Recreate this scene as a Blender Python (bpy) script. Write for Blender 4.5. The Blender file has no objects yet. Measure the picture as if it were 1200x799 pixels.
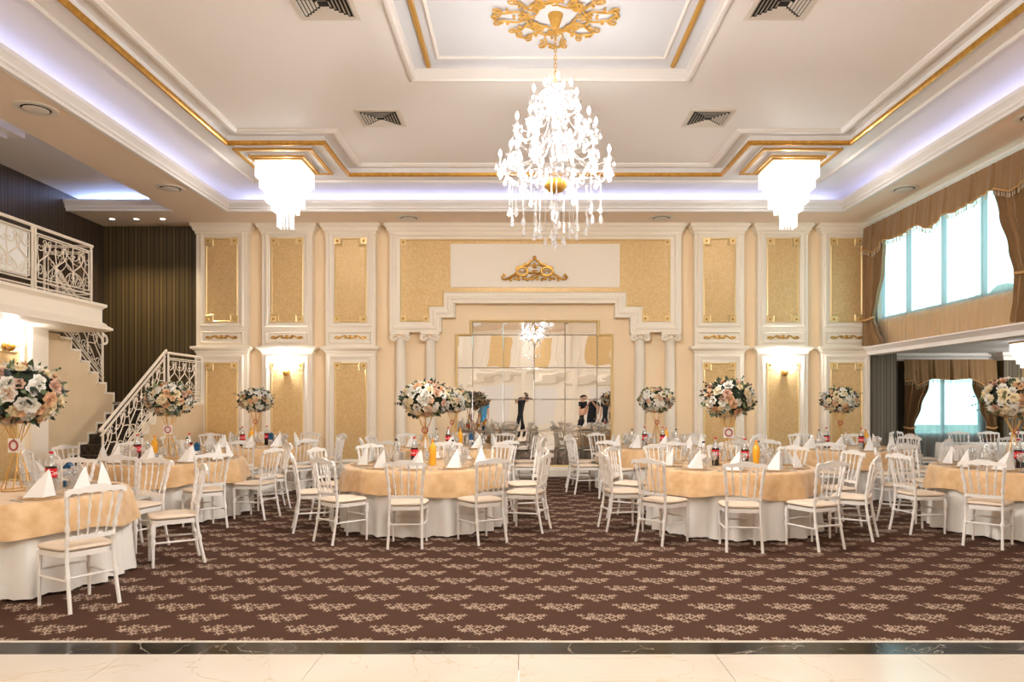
import bpy, bmesh, math, random
from math import sin, cos, pi, radians, atan2, sqrt
from mathutils import Vector, Matrix
random.seed(11)
SC = bpy.context.scene
COL = SC.collection
CX = 0.25                      # centre line of the hall
EYE = 1.55
FOC = 840.0

def lin(c):
    c = c / 255.0
    return c / 12.92 if c <= 0.04045 else ((c + 0.055) / 1.055) ** 2.4
def S(r, g, b, a=1.0):
    return (lin(r), lin(g), lin(b), a)

# ------------------------------------------------------------------ mesh builder
class MB:
    def __init__(self):
        self.v = []; self.f = []
    def add(self, vs, fs):
        b = len(self.v)
        self.v.extend([tuple(p) for p in vs])
        self.f.extend([tuple(i + b for i in f) for f in fs])
    def box(self, x0, x1, y0, y1, z0, z1):
        self.add([(x0,y0,z0),(x1,y0,z0),(x1,y1,z0),(x0,y1,z0),(x0,y0,z1),(x1,y0,z1),(x1,y1,z1),(x0,y1,z1)],
                 [(0,3,2,1),(4,5,6,7),(0,1,5,4),(1,2,6,5),(2,3,7,6),(3,0,4,7)])
        return self
    def tube(self, pts, r=0.01, seg=6, closed=False, caps=True):
        pts = [Vector(p) for p in pts]
        n = len(pts)
        rs = r if isinstance(r, (list, tuple)) else [r] * n
        tang = []
        for i in range(n):
            if closed:
                t = pts[(i+1) % n] - pts[(i-1) % n]
            else:
                t = pts[min(i+1, n-1)] - pts[max(i-1, 0)]
            if t.length < 1e-9: t = Vector((0,0,1))
            tang.append(t.normalized())
        ref = Vector((0,0,1)) if abs(tang[0].z) < 0.9 else Vector((1,0,0))
        u = (ref - tang[0] * ref.dot(tang[0])).normalized()
        b0 = len(self.v)
        for i in range(n):
            u = u - tang[i] * u.dot(tang[i])
            if u.length < 1e-6:
                ref = Vector((1,0,0)); u = ref - tang[i]*ref.dot(tang[i])
            u.normalize()
            w = tang[i].cross(u)
            for k in range(seg):
                a = 2*pi*k/seg
                self.v.append(tuple(pts[i] + (u*cos(a) + w*sin(a)) * rs[i]))
        m = n if closed else n - 1
        for i in range(m):
            j = (i+1) % n
            for k in range(seg):
                l = (k+1) % seg
                self.f.append((b0+i*seg+k, b0+i*seg+l, b0+j*seg+l, b0+j*seg+k))
        if caps and not closed:
            self.f.append(tuple(b0+k for k in reversed(range(seg))))
            self.f.append(tuple(b0+(n-1)*seg+k for k in range(seg)))
        return self
    def lathe(self, prof, seg=12, at=(0,0,0), M=None, flute=0.0, nf=0):
        b0 = len(self.v); n = len(prof)
        for (r, z) in prof:
            for k in range(seg):
                a = 2*pi*k/seg
                rr = max(r, 1e-4) * (1 + flute * cos(nf * a))
                p = Vector((rr*cos(a), rr*sin(a), z))
                if M is not None: p = M @ p
                self.v.append((p.x+at[0], p.y+at[1], p.z+at[2]))
        for i in range(n-1):
            for k in range(seg):
                l = (k+1) % seg
                self.f.append((b0+i*seg+k, b0+i*seg+l, b0+(i+1)*seg+l, b0+(i+1)*seg+k))
        self.f.append(tuple(b0+k for k in reversed(range(seg))))
        self.f.append(tuple(b0+(n-1)*seg+k for k in range(seg)))
        return self
    def prism(self, poly, t0, t1, mp):
        n = len(poly); b0 = len(self.v)
        for t in (t0, t1):
            for (a, b) in poly: self.v.append(tuple(mp(a, b, t)))
        self.f.append(tuple(b0+i for i in reversed(range(n))))
        self.f.append(tuple(b0+n+i for i in range(n)))
        for i in range(n):
            j = (i+1) % n
            self.f.append((b0+i, b0+j, b0+n+j, b0+n+i))
        return self
    def sweep(self, path, prof, mp, closed=True, capends=True):
        """profile (offset to the left of the path, height) along a mitred 2-D path; mp(u, v, h) -> 3-D"""
        n = len(path); m = len(prof); b0 = len(self.v)
        P = [Vector((p[0], p[1])) for p in path]
        for i in range(n):
            if closed or 0 < i < n-1:
                d0 = (P[i] - P[i-1]).normalized(); d1 = (P[(i+1) % n] - P[i]).normalized()
            elif i == 0:
                d0 = d1 = (P[1] - P[0]).normalized()
            else:
                d0 = d1 = (P[-1] - P[-2]).normalized()
            n0 = Vector((-d0.y, d0.x)); n1 = Vector((-d1.y, d1.x))
            mit = (n0 + n1) / max(0.15, 1 + n0.dot(n1))
            for (o, h) in prof:
                q = P[i] + mit * o
                self.v.append(tuple(mp(q.x, q.y, h)))
        e = n if closed else n-1
        for i in range(e):
            j = (i+1) % n
            for k in range(m-1):
                self.f.append((b0+i*m+k, b0+j*m+k, b0+j*m+k+1, b0+i*m+k+1))
            self.f.append((b0+i*m+m-1, b0+j*m+m-1, b0+j*m, b0+i*m))
        if not closed and capends:
            self.f.append(tuple(b0+k for k in range(m)))
            self.f.append(tuple(b0+(n-1)*m+k for k in reversed(range(m))))
        return self
    def ball(self, c, r, seg=10, rings=6):
        if not isinstance(r, (tuple, list)): r = (r, r, r)
        b0 = len(self.v)
        self.v.append((c[0], c[1], c[2]-r[2]))
        for i in range(1, rings):
            t = -pi/2 + pi*i/rings
            for k in range(seg):
                a = 2*pi*k/seg
                self.v.append((c[0]+r[0]*cos(t)*cos(a), c[1]+r[1]*cos(t)*sin(a), c[2]+r[2]*sin(t)))
        self.v.append((c[0], c[1], c[2]+r[2]))
        for k in range(seg):
            self.f.append((b0, b0+1+(k+1) % seg, b0+1+k))
        for i in range(rings-2):
            for k in range(seg):
                a = b0+1+i*seg+k; b = b0+1+i*seg+(k+1) % seg
                self.f.append((a, b, b+seg, a+seg))
        t = len(self.v)-1
        for k in range(seg):
            self.f.append((t, b0+1+(rings-2)*seg+k, b0+1+(rings-2)*seg+(k+1) % seg))
        return self
    def grid(self, nu, nv, fn, wrap=False):
        b0 = len(self.v)
        for j in range(nv):
            for i in range(nu): self.v.append(tuple(fn(i, j)))
        for j in range(nv-1):
            for i in range(nu if wrap else nu-1):
                k = (i+1) % nu
                self.f.append((b0+j*nu+i, b0+j*nu+k, b0+(j+1)*nu+k, b0+(j+1)*nu+i))
        return self
    def mesh(self, name, mat, smooth=True, angle=40, recalc=True):
        me = bpy.data.meshes.new(name)
        me.from_pydata(self.v, [], self.f)
        if recalc:
            bm = bmesh.new(); bm.from_mesh(me)
            bmesh.ops.recalc_face_normals(bm, faces=bm.faces)
            bm.to_mesh(me); bm.free()
        if mat is not None: me.materials.append(mat)
        if smooth:
            for p in me.polygons: p.use_smooth = True
            me.set_sharp_from_angle(angle=radians(angle))
        me.update()
        return me
    def build(self, name, mat, parent=None, smooth=True, angle=40, recalc=True):
        return link(name, self.mesh(name, mat, smooth, angle, recalc), parent)

def link(name, data, parent=None, loc=None):
    o = bpy.data.objects.new(name, data); COL.objects.link(o)
    if parent is not None: o.parent = parent
    if loc is not None: o.location = loc
    return o
def tag(o, label=None, cat=None, group=None, kind=None):
    if label: o['label'] = label
    if cat: o['category'] = cat
    if group: o['group'] = group
    if kind: o['kind'] = kind
    return o
def thing(name, label, cat, loc=(0,0,0), rz=0.0, group=None):
    o = link(name, None); o.location = loc; o.rotation_euler = (0,0,rz)
    o.empty_display_size = 0.1
    return tag(o, label, cat, group)
def struct(o, label=None, cat=None):
    return tag(o, label, cat, None, 'structure')
KIDS = {}
def kids(o):
    return [c for c in ALLKIDS.get(o.name, [])]
ALLKIDS = {}
def reg(root):
    """remember a prototype's children and grandchildren so that copies need no search"""
    ch = {}
    for o in bpy.data.objects:
        if o.parent: ch.setdefault(o.parent.name, []).append(o)
    st = [root]
    while st:
        o = st.pop(); ALLKIDS[o.name] = ch.get(o.name, []); st.extend(ALLKIDS[o.name])
    return root
def dup(root, loc, rz=0.0, label=None, group=None, scale=None):
    r = root.copy(); COL.objects.link(r)
    r.location = loc; r.rotation_euler = (0,0,rz)
    if scale: r.scale = (scale,)*3 if not isinstance(scale, tuple) else scale
    if label: r['label'] = label
    if group: r['group'] = group
    for ch in ALLKIDS.get(root.name, []):
        c = ch.copy(); COL.objects.link(c); c.parent = r
        for g in ALLKIDS.get(ch.name, []):
            d = g.copy(); COL.objects.link(d); d.parent = c
    return r

# ------------------------------------------------------------------ materials
def newmat(name):
    m = bpy.data.materials.new(name); m.use_nodes = True
    nt = m.node_tree; nt.nodes.clear()
    out = nt.nodes.new('ShaderNodeOutputMaterial')
    return m, nt, out
def N(nt, t, **kw):
    n = nt.nodes.new(t)
    for k, v in kw.items():
        if k.startswith('i_'):
            n.inputs[k[2:].replace('_', ' ')].default_value = v
        else: setattr(n, k, v)
    return n
def pbr(name, col, rough=0.5, metal=0.0, noise=None, bump=None, spec=0.5, coat=0.0, sheen=0.0, trans=0.0, ior=1.45, stretch=None):
    """noise=(scale, second colour, amount), bump=(scale, strength)"""
    m, nt, out = newmat(name)
    b = N(nt, 'ShaderNodeBsdfPrincipled')
    b.inputs['Base Color'].default_value = col
    b.inputs['Roughness'].default_value = rough
    b.inputs['Metallic'].default_value = metal
    b.inputs['Specular IOR Level'].default_value = spec
    b.inputs['Coat Weight'].default_value = coat
    b.inputs['Sheen Weight'].default_value = sheen
    b.inputs['Transmission Weight'].default_value = trans
    b.inputs['IOR'].default_value = ior
    nt.links.new(b.outputs[0], out.inputs[0])
    tc = N(nt, 'ShaderNodeTexCoord')
    src = tc.outputs['Object']
    if stretch:
        mp = N(nt, 'ShaderNodeMapping'); mp.inputs['Scale'].default_value = stretch
        nt.links.new(src, mp.inputs[0]); src = mp.outputs[0]
    if noise:
        t = N(nt, 'ShaderNodeTexNoise', i_Scale=noise[0], i_Detail=4.0)
        nt.links.new(src, t.inputs['Vector'])
        r = N(nt, 'ShaderNodeMapRange'); r.inputs[1].default_value = 0.35; r.inputs[2].default_value = 0.65
        r.inputs[3].default_value = 0.0; r.inputs[4].default_value = noise[2]
        nt.links.new(t.outputs[0], r.inputs[0])
        mx = N(nt, 'ShaderNodeMix', data_type='RGBA')
        mx.inputs[6].default_value = col; mx.inputs[7].default_value = noise[1]
        nt.links.new(r.outputs[0], mx.inputs[0]); nt.links.new(mx.outputs[2], b.inputs['Base Color'])
    if bump:
        t = N(nt, 'ShaderNodeTexNoise', i_Scale=bump[0], i_Detail=3.0)
        nt.links.new(src, t.inputs['Vector'])
        bp = N(nt, 'ShaderNodeBump'); bp.inputs['Strength'].default_value = bump[1]; bp.inputs['Distance'].default_value = 0.01
        nt.links.new(t.outputs[0], bp.inputs['Height']); nt.links.new(bp.outputs[0], b.inputs['Normal'])
    return m
def emis(name, col, strength, mixdiff=None):
    m, nt, out = newmat(name)
    e = N(nt, 'ShaderNodeEmission'); e.inputs[0].default_value = col; e.inputs[1].default_value = strength
    nt.links.new(e.outputs[0], out.inputs[0])
    return m
def clearish(name, col, transp, rough=0.05, diff=0.1, glow=0.0, glowcol=(1,1,1,1)):
    """clear crystal, glass or sheer cloth: see-through, with a gloss and a little scattering"""
    m, nt, out = newmat(name)
    t = N(nt, 'ShaderNodeBsdfTransparent'); t.inputs[0].default_value = col
    g = N(nt, 'ShaderNodeBsdfGlossy'); g.inputs[0].default_value = (1,1,1,1); g.inputs[1].default_value = rough
    d = N(nt, 'ShaderNodeBsdfTranslucent'); d.inputs[0].default_value = (0.95,0.95,0.95,1)
    d2 = N(nt, 'ShaderNodeBsdfDiffuse'); d2.inputs[0].default_value = (0.95,0.95,0.95,1)
    md = N(nt, 'ShaderNodeMixShader'); md.inputs[0].default_value = 0.5
    nt.links.new(d.outputs[0], md.inputs[1]); nt.links.new(d2.outputs[0], md.inputs[2])
    m1 = N(nt, 'ShaderNodeMixShader')
    m1.inputs[0].default_value = diff
    nt.links.new(g.outputs[0], m1.inputs[1]); nt.links.new(md.outputs[0], m1.inputs[2])
    m2 = N(nt, 'ShaderNodeMixShader'); m2.inputs[0].default_value = transp
    nt.links.new(m1.outputs[0], m2.inputs[1]); nt.links.new(t.outputs[0], m2.inputs[2])
    last = m2
    if glow > 0:
        e = N(nt, 'ShaderNodeEmission'); e.inputs[0].default_value = glowcol; e.inputs[1].default_value = glow
        a = N(nt, 'ShaderNodeAddShader')
        nt.links.new(m2.outputs[0], a.inputs[0]); nt.links.new(e.outputs[0], a.inputs[1]); last = a
    nt.links.new(last.outputs[0], out.inputs[0])
    return m

M = {}
M['pier'] = pbr('cream_white_plaster', S(248,237,219), 0.55, bump=(40,0.03))
M['wall'] = pbr('peach_plaster', S(250,226,190), 0.6, bump=(30,0.03))
M['ceil'] = pbr('ceiling_paint', S(249,244,240), 0.7)
M['panel'] = pbr('panel_paint', S(222,222,226), 0.7)
M['soffit'] = pbr('beige_soffit_paint', S(243,222,200), 0.7)
M['ceilw'] = pbr('white_ceiling_paint', S(243,240,238), 0.7)
M['mould'] = pbr('white_moulding', S(240,234,228), 0.5)
M['gold'] = pbr('gilded_plaster', S(218,168,80), 0.33, 0.7, noise=(14, S(184,132,54), 0.6))
M['goldtrim'] = pbr('gold_trim', S(236,206,148), 0.35, 0.35)
M['goldflat'] = pbr('gold_ceiling_strip', S(205,158,78), 0.42, 0.45)
M['damask'] = pbr('gold_damask', S(218,180,122), 0.42, 0.2, noise=(26, S(232,202,150), 0.75), bump=(80,0.12))
M['beige'] = pbr('beige_plaster', S(230,206,170), 0.65, noise=(3, S(220,195,158), 0.5))
M['white'] = pbr('white_painted_metal', S(238,226,208), 0.4)
M['chair'] = pbr('white_chair_lacquer', S(242,236,228), 0.32, coat=0.2)
M['cushion'] = pbr('cream_cushion_leatherette', S(224,204,180), 0.55)
M['cloth'] = pbr('white_tablecloth', S(240,234,224), 0.8, sheen=0.2, bump=(250,0.04))
M['overlay'] = pbr('gold_jacquard_overlay', S(202,160,110), 0.55, 0.0, noise=(9, S(222,186,140), 0.9), sheen=0.3, bump=(120,0.06))
M['napkin'] = pbr('white_napkin', S(238,233,226), 0.8, sheen=0.2)
M['curtain'] = pbr('brown_curtain', S(146,110,68), 0.75, noise=(60, S(122,90,54), 0.5), sheen=0.3, stretch=(1,1,0.05))
M['cord'] = pbr('gold_cord', S(196,150,92), 0.6)
M['tassel'] = pbr('tassel_beads', S(206,190,160), 0.5)
M['alu'] = pbr('window_frame_paint', S(84,120,122), 0.4)
M['vent'] = pbr('vent_metal', S(226,216,204), 0.5)
M['dark'] = pbr('vent_shadow_box', S(40,36,32), 0.8)
M['slat'] = pbr('vent_slat_metal', S(205,196,184), 0.5)
M['black'] = pbr('black_cloth', S(26,26,30), 0.85)
M['skin'] = pbr('skin', S(205,158,128), 0.55)
M['hair'] = pbr('dark_hair', S(38,28,22), 0.6)
M['blueshirt'] = pbr('blue_shirt', S(70,140,180), 0.8)
M['cola'] = pbr('dark_cola', S(34,12,8), 0.12, coat=0.5)
M['red'] = pbr('red_label', S(205,30,38), 0.35)
M['redcap'] = pbr('red_cap', S(200,26,30), 0.4)
M['orange'] = pbr('orange_juice', S(240,172,44), 0.25, coat=0.4)
M['orangecap'] = pbr('orange_cap', S(238,140,40), 0.4)
M['navy'] = pbr('navy_cap', S(28,28,60), 0.4)
M['teal'] = pbr('blue_pack', S(28,96,140), 0.4, noise=(20, S(20,40,70), 0.8))
M['paper'] = pbr('white_card', S(246,244,240), 0.7)
M['grey'] = pbr('silver_print', S(150,152,152), 0.35, 0.3)
M['wreath'] = pbr('rose_print', S(186,92,84), 0.6)
M['rodgold'] = pbr('gold_wire', S(226,178,98), 0.3, 0.6)
M['trunk'] = pbr('bark', S(84,68,52), 0.8)
M['treeleaf'] = pbr('tree_leaves', S(58,92,72), 0.7)
M['lens'] = pbr('camera_plastic', S(20,20,22), 0.35)
M['crystal'] = clearish('crystal', (0.985,0.985,1,1), 0.80, 0.06, 0.10)
M['drop'] = clearish('crystal_drops', (0.985,0.985,1,1), 0.55, 0.06, 0.32)
M['goldlight'] = pbr('bright_gilding', S(234,188,100), 0.35, 0.3, noise=(14, S(206,156,70), 0.6))
M['glass'] = clearish('drinking_glass', (0.97,0.98,0.98,1), 0.68, 0.05, 0.38)
M['bottleglass'] = clearish('clear_bottle', (0.94,0.96,0.96,1), 0.64, 0.06, 0.3)
M['plate'] = clearish('glass_plate', (0.96,0.93,0.88,1), 0.55, 0.08, 0.4)
M['bulb'] = emis('lit_bulb', (1,0.95,0.88,1), 26.0)
M['rod'] = clearish('lit_crystal_rod', (1,1,1,1), 0.6, 0.1, 0.5, 0.28, (0.97,0.98,1,1))
M['pane'] = clearish('tinted_window_glass', (0.74,0.93,0.95,1), 0.95, 0.02, 0.0)
M['lamp'] = emis('lit_downlight', (1,0.93,0.8,1), 14.0)

def tinted_sheer(name, tint, transp):
    m, nt, out = newmat(name)
    t = N(nt, 'ShaderNodeBsdfTransparent'); t.inputs[0].default_value = tint
    d = N(nt, 'ShaderNodeBsdfTranslucent'); d.inputs[0].default_value = tint
    d2 = N(nt, 'ShaderNodeBsdfDiffuse'); d2.inputs[0].default_value = tint
    md = N(nt, 'ShaderNodeMixShader'); md.inputs[0].default_value = 0.35
    nt.links.new(d.outputs[0], md.inputs[1]); nt.links.new(d2.outputs[0], md.inputs[2])
    m2 = N(nt, 'ShaderNodeMixShader'); m2.inputs[0].default_value = transp
    nt.links.new(md.outputs[0], m2.inputs[1]); nt.links.new(t.outputs[0], m2.inputs[2])
    nt.links.new(m2.outputs[0], out.inputs[0])
    return m
M['sheer'] = tinted_sheer('sheer_curtain', (0.90,0.93,0.92,1), 0.62)
M['sill'] = pbr('golden_beige_panel', S(212,160,90), 0.6)

def leafmat(name, cols):
    m, nt, out = newmat(name)
    b = N(nt, 'ShaderNodeBsdfPrincipled'); b.inputs['Roughness'].default_value = 0.5
    g = N(nt, 'ShaderNodeNewGeometry'); r = N(nt, 'ShaderNodeValToRGB')
    r.color_ramp.interpolation = 'CONSTANT'
    el = r.color_ramp.elements
    el[0].position = 0; el[0].color = cols[0]; el[1].position = 1.0/len(cols); el[1].color = cols[1]
    for i in range(2, len(cols)):
        e = el.new(i/len(cols)); e.color = cols[i]
    nt.links.new(g.outputs['Random Per Island'], r.inputs[0]); nt.links.new(r.outputs[0], b.inputs['Base Color'])
    nt.links.new(b.outputs[0], out.inputs[0])
    return m
M['leaf'] = leafmat('bouquet_leaves', [S(40,54,38), S(62,80,50), S(112,124,84), S(30,40,30)])
M['foam'] = pbr('dark_green_core', S(44,54,38), 0.9)
M['rosew'] = pbr('white_rose', S(234,229,218), 0.6, sheen=0.2)
M['rosec'] = pbr('cream_rose', S(238,222,184), 0.6, sheen=0.2)
M['rosep'] = pbr('peach_rose', S(224,180,138), 0.6, sheen=0.2)
M['roseb'] = pbr('blush_rose', S(208,168,142), 0.6, sheen=0.2)

def striped(name, c0, c1, cline, period, axis):
    m, nt, out = newmat(name)
    b = N(nt, 'ShaderNodeBsdfPrincipled'); b.inputs['Roughness'].default_value = 0.45
    tc = N(nt, 'ShaderNodeTexCoord'); sp = N(nt, 'ShaderNodeSeparateXYZ'); nt.links.new(tc.outputs['Object'], sp.inputs[0])
    mu = N(nt, 'ShaderNodeMath', operation='MULTIPLY'); mu.inputs[1].default_value = 1.0/period; nt.links.new(sp.outputs[axis], mu.inputs[0])
    fr = N(nt, 'ShaderNodeMath', operation='FRACT'); nt.links.new(mu.outputs[0], fr.inputs[0])
    r = N(nt, 'ShaderNodeValToRGB'); r.color_ramp.interpolation = 'CONSTANT'
    el = r.color_ramp.elements
    el[0].color = c0; el[1].position = 0.36; el[1].color = cline
    for p, c in ((0.44, c1), (0.62, cline), (0.68, c0), (0.92, cline)):
        e = el.new(p); e.color = c
    nt.links.new(fr.outputs[0], r.inputs[0]); nt.links.new(r.outputs[0], b.inputs['Base Color'])
    nt.links.new(b.outputs[0], out.inputs[0])
    return m
M['stripex'] = striped('dark_striped_panelling', S(76,62,36), S(94,78,46), S(36,28,18), 0.26, 'X')
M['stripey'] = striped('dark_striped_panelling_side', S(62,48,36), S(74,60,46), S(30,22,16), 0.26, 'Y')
M['stripeg'] = striped('grey_striped_panelling', S(104,98,82), S(124,116,98), S(66,60,48), 0.2, 'X')

def carpet():
    m, nt, out = newmat('floral_carpet')
    L = nt.links.new
    b = N(nt, 'ShaderNodeBsdfPrincipled'); b.inputs['Roughness'].default_value = 0.95; b.inputs['Specular IOR Level'].default_value = 0.1
    tc = N(nt, 'ShaderNodeTexCoord'); sp = N(nt, 'ShaderNodeSeparateXYZ'); L(tc.outputs['Object'], sp.inputs[0])
    def ma(op, a, c=None, d=None):
        n = N(nt, 'ShaderNodeMath', operation=op)
        for i, x in enumerate((a, c, d)):
            if x is None: continue
            if isinstance(x, (int, float)): n.inputs[i].default_value = x
            else: L(x, n.inputs[i])
        return n.outputs[0]
    PX, PY = 0.575, 0.262
    row = ma('FLOOR', ma('DIVIDE', sp.outputs[1], PY))
    off = ma('MULTIPLY', ma('FLOORED_MODULO', row, 2.0), 0.5)
    u = ma('ADD', ma('DIVIDE', sp.outputs[0], PX), off)
    mu = ma('MULTIPLY', ma('SUBTRACT', ma('FRACT', u), 0.5), PX)
    mv = ma('MULTIPLY', ma('SUBTRACT', ma('FRACT', ma('DIVIDE', sp.outputs[1], PY)), 0.5), PY)
    best = None
    fl = [(-.155,.06,.034,5,.3), (-.12,-.005,.036,5,.8), (-.075,.082,.034,5,1.), (-.072,.02,.042,5,.7), (-.012,.058,.034,6,.2), (-.03,-.03,.040,5,1.4),
          (.0,-.085,.034,5,.4), (.04,.0,.040,5,.1), (.055,.075,.034,5,.9), (.105,.035,.042,5,.5), (.15,.062,.034,5,.2), (.125,-.012,.03,5,.9), (.075,-.05,.03,5,0.), (-.10,-.03,.028,5,.6)]
    for (cx, cy, R, n, ph) in fl:
        dx = ma('SUBTRACT', mu, cx); dy = ma('SUBTRACT', mv, cy)
        d = ma('SQRT', ma('ADD', ma('MULTIPLY', dx, dx), ma('MULTIPLY', dy, dy)))
        a = ma('ARCTAN2', dy, dx)
        rad = ma('MULTIPLY_ADD', ma('COSINE', ma('MULTIPLY_ADD', a, float(n), ph)), R*0.5, R*0.55)
        v = ma('SUBTRACT', rad, d)
        best = v if best is None else ma('MAXIMUM', best, v)
    nz = N(nt, 'ShaderNodeTexNoise', i_Scale=90.0, i_Detail=2.0); L(tc.outputs['Object'], nz.inputs['Vector'])
    best = ma('MULTIPLY_ADD', nz.outputs[0], 0.012, ma('SUBTRACT', best, 0.006))
    rr = N(nt, 'ShaderNodeMapRange'); rr.inputs[1].default_value = -0.002; rr.inputs[2].default_value = 0.004
    L(best, rr.inputs[0])
    mx = N(nt, 'ShaderNodeMix', data_type='RGBA'); mx.inputs[6].default_value = S(82,56,43); mx.inputs[7].default_value = S(188,163,141)
    L(rr.outputs[0], mx.inputs[0])
    n2 = N(nt, 'ShaderNodeTexNoise', i_Scale=260.0, i_Detail=1.0); L(tc.outputs['Object'], n2.inputs['Vector'])
    m3 = N(nt, 'ShaderNodeMix', data_type='RGBA', blend_type='MULTIPLY'); m3.inputs[0].default_value = 0.35
    L(mx.outputs[2], m3.inputs[6]); L(n2.outputs[0], m3.inputs[7])
    L(m3.outputs[2], b.inputs['Base Color'])
    bp = N(nt, 'ShaderNodeBump'); bp.inputs['Strength'].default_value = 0.3; bp.inputs['Distance'].default_value = 0.004
    L(n2.outputs[0], bp.inputs['Height']); L(bp.outputs[0], b.inputs['Normal'])
    L(b.outputs[0], out.inputs[0])
    return m
M['carpet'] = carpet()

def marble(name, c0, c1, cv, rough, vein, scale, tile=None):
    m, nt, out = newmat(name); L = nt.links.new
    b = N(nt, 'ShaderNodeBsdfPrincipled'); b.inputs['Roughness'].default_value = rough; b.inputs['Specular IOR Level'].default_value = 0.3
    tc = N(nt, 'ShaderNodeTexCoord')
    t = N(nt, 'ShaderNodeTexNoise', i_Scale=scale, i_Detail=6.0, i_Distortion=0.6); L(tc.outputs['Object'], t.inputs['Vector'])
    r = N(nt, 'ShaderNodeValToRGB'); el = r.color_ramp.elements
    el[0].position = 0.35; el[0].color = c0; el[1].position = 0.65; el[1].color = c1
    L(t.outputs[0], r.inputs[0])
    t2 = N(nt, 'ShaderNodeTexNoise', i_Scale=scale*0.8, i_Detail=5.0, i_Distortion=2.0); L(tc.outputs['Object'], t2.inputs['Vector'])
    a = N(nt, 'ShaderNodeMath', operation='SUBTRACT'); a.inputs[1].default_value = 0.5; L(t2.outputs[0], a.inputs[0])
    a2 = N(nt, 'ShaderNodeMath', operation='ABSOLUTE'); L(a.outputs[0], a2.inputs[0])
    mr = N(nt, 'ShaderNodeMapRange'); mr.inputs[1].default_value = 0.0; mr.inputs[2].default_value = vein; mr.inputs[3].default_value = 1.0; mr.inputs[4].default_value = 0.0
    L(a2.outputs[0], mr.inputs[0])
    mx = N(nt, 'ShaderNodeMix', data_type='RGBA'); mx.inputs[7].default_value = cv
    L(mr.outputs[0], mx.inputs[0]); L(r.outputs[0], mx.inputs[6])
    L(mx.outputs[2], b.inputs['Base Color']); L(b.outputs[0], out.inputs[0])
    return m
M['marble'] = marble('cream_marble', S(206,194,176), S(216,205,190), S(200,184,158), 0.16, 0.006, 0.9)
M['blackmarble'] = marble('black_marble', S(16,15,14), S(26,24,22), S(150,140,126), 0.14, 0.005, 1.6)
M['steps'] = pbr('dark_patterned_stair_carpet', S(30,24,20), 0.9, noise=(16, S(84,66,46), 0.7))

def mirrormat():
    m, nt, out = newmat('wavy_mirror'); L = nt.links.new
    g = N(nt, 'ShaderNodeBsdfGlossy'); g.inputs[0].default_value = (0.72,0.71,0.69,1); g.inputs[1].default_value = 0.0
    tc = N(nt, 'ShaderNodeTexCoord')
    t = N(nt, 'ShaderNodeTexNoise', i_Scale=1.7, i_Detail=0.5); L(tc.outputs['Object'], t.inputs['Vector'])
    bp = N(nt, 'ShaderNodeBump'); bp.inputs['Strength'].default_value = 0.2; bp.inputs['Distance'].default_value = 0.03
    L(t.outputs[0], bp.inputs['Height']); L(bp.outputs[0], g.inputs['Normal'])
    L(g.outputs[0], out.inputs[0])
    return m
M['mirror'] = mirrormat()
# ================================================================== SCROLL WORK
def clothoid(kind, wind=1.75, n=26):
    """a flat S- or C-scroll with curled ends, as points in a box of height 1 about the origin"""
    pts = []; L = 1.0
    def th(s):
        a = wind*pi*s*s
        return a if kind == 'S' else (a if s > 0 else -a)
    x = y = 0; P = []
    m = 400; ds = 2*L/m
    for i in range(m+1):
        s = -L + i*ds
        P.append((x, y)); t = th(s); x += cos(t)*ds; y += sin(t)*ds
    c = P[m//2]
    P = [(p[0]-c[0], p[1]-c[1]) for p in P]
    # turn so that the two ends stand one above the other
    a = atan2(P[-1][1]-P[0][1], P[-1][0]-P[0][0]); ca, sa = cos(pi/2-a), sin(pi/2-a)
    P = [(p[0]*ca-p[1]*sa, p[0]*sa+p[1]*ca) for p in P]
    x0 = min(p[0] for p in P); x1 = max(p[0] for p in P); y0 = min(p[1] for p in P); y1 = max(p[1] for p in P)
    h = y1-y0
    P = [((p[0]-(x0+x1)/2)/h, (p[1]-(y0+y1)/2)/h) for p in P]
    step = max(1, m//n)
    return P[::step]
S_SC = clothoid('S'); C_SC = clothoid('C')
S_LO = clothoid('S', 1.3, 14); C_LO = clothoid('C', 1.3, 14)
def scroll(mb, base, cx, cy, sx, sy, mp, r=0.008, rot=0.0, seg=5, flipx=False, taper=True):
    ca, sa = cos(rot), sin(rot); n = len(base); pts = []; rs = []
    for i, (x, y) in enumerate(base):
        if flipx: x = -x
        x, y = x*sx, y*sy
        pts.append(mp(cx + x*ca - y*sa, cy + x*sa + y*ca))
        t = abs(2*i/(n-1)-1); rs.append(r*(1.0-0.35*t) if taper else r)
    mb.tube(pts, rs, seg)
def scroll_panel(mb, w, h, mp, r=0.009):
    """wrought-iron infill: crossing S-scrolls, C-scrolls above and below, thin bars between"""
    n = max(1, round(w/0.40)); u = w/n
    for i in range(n):
        c = u*(i+0.5)
        for s in (-1, 1):
            scroll(mb, S_SC, c+s*u*0.22, h*0.5, h*0.72, h*0.82, mp, r, 0.30*s, flipx=(s > 0))
            scroll(mb, C_SC, c+s*u*0.26, h*0.80, h*0.34, h*0.36, mp, r*0.85, 0.9*s, flipx=(s > 0))
            scroll(mb, C_SC, c+s*u*0.26, h*0.20, h*0.34, h*0.36, mp, r*0.85, -0.9*s, flipx=(s > 0))
        mb.tube([mp(u*i, 0), mp(u*i+0.02, h*0.3), mp(u*i-0.02, h*0.7), mp(u*i, h)], r*0.8, 5)
    mb.tube([mp(w, 0), mp(w, h)], r, 5); mb.tube([mp(0, 0), mp(w, 0)], r, 5); mb.tube([mp(0, h), mp(w, h)], r, 5)

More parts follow.
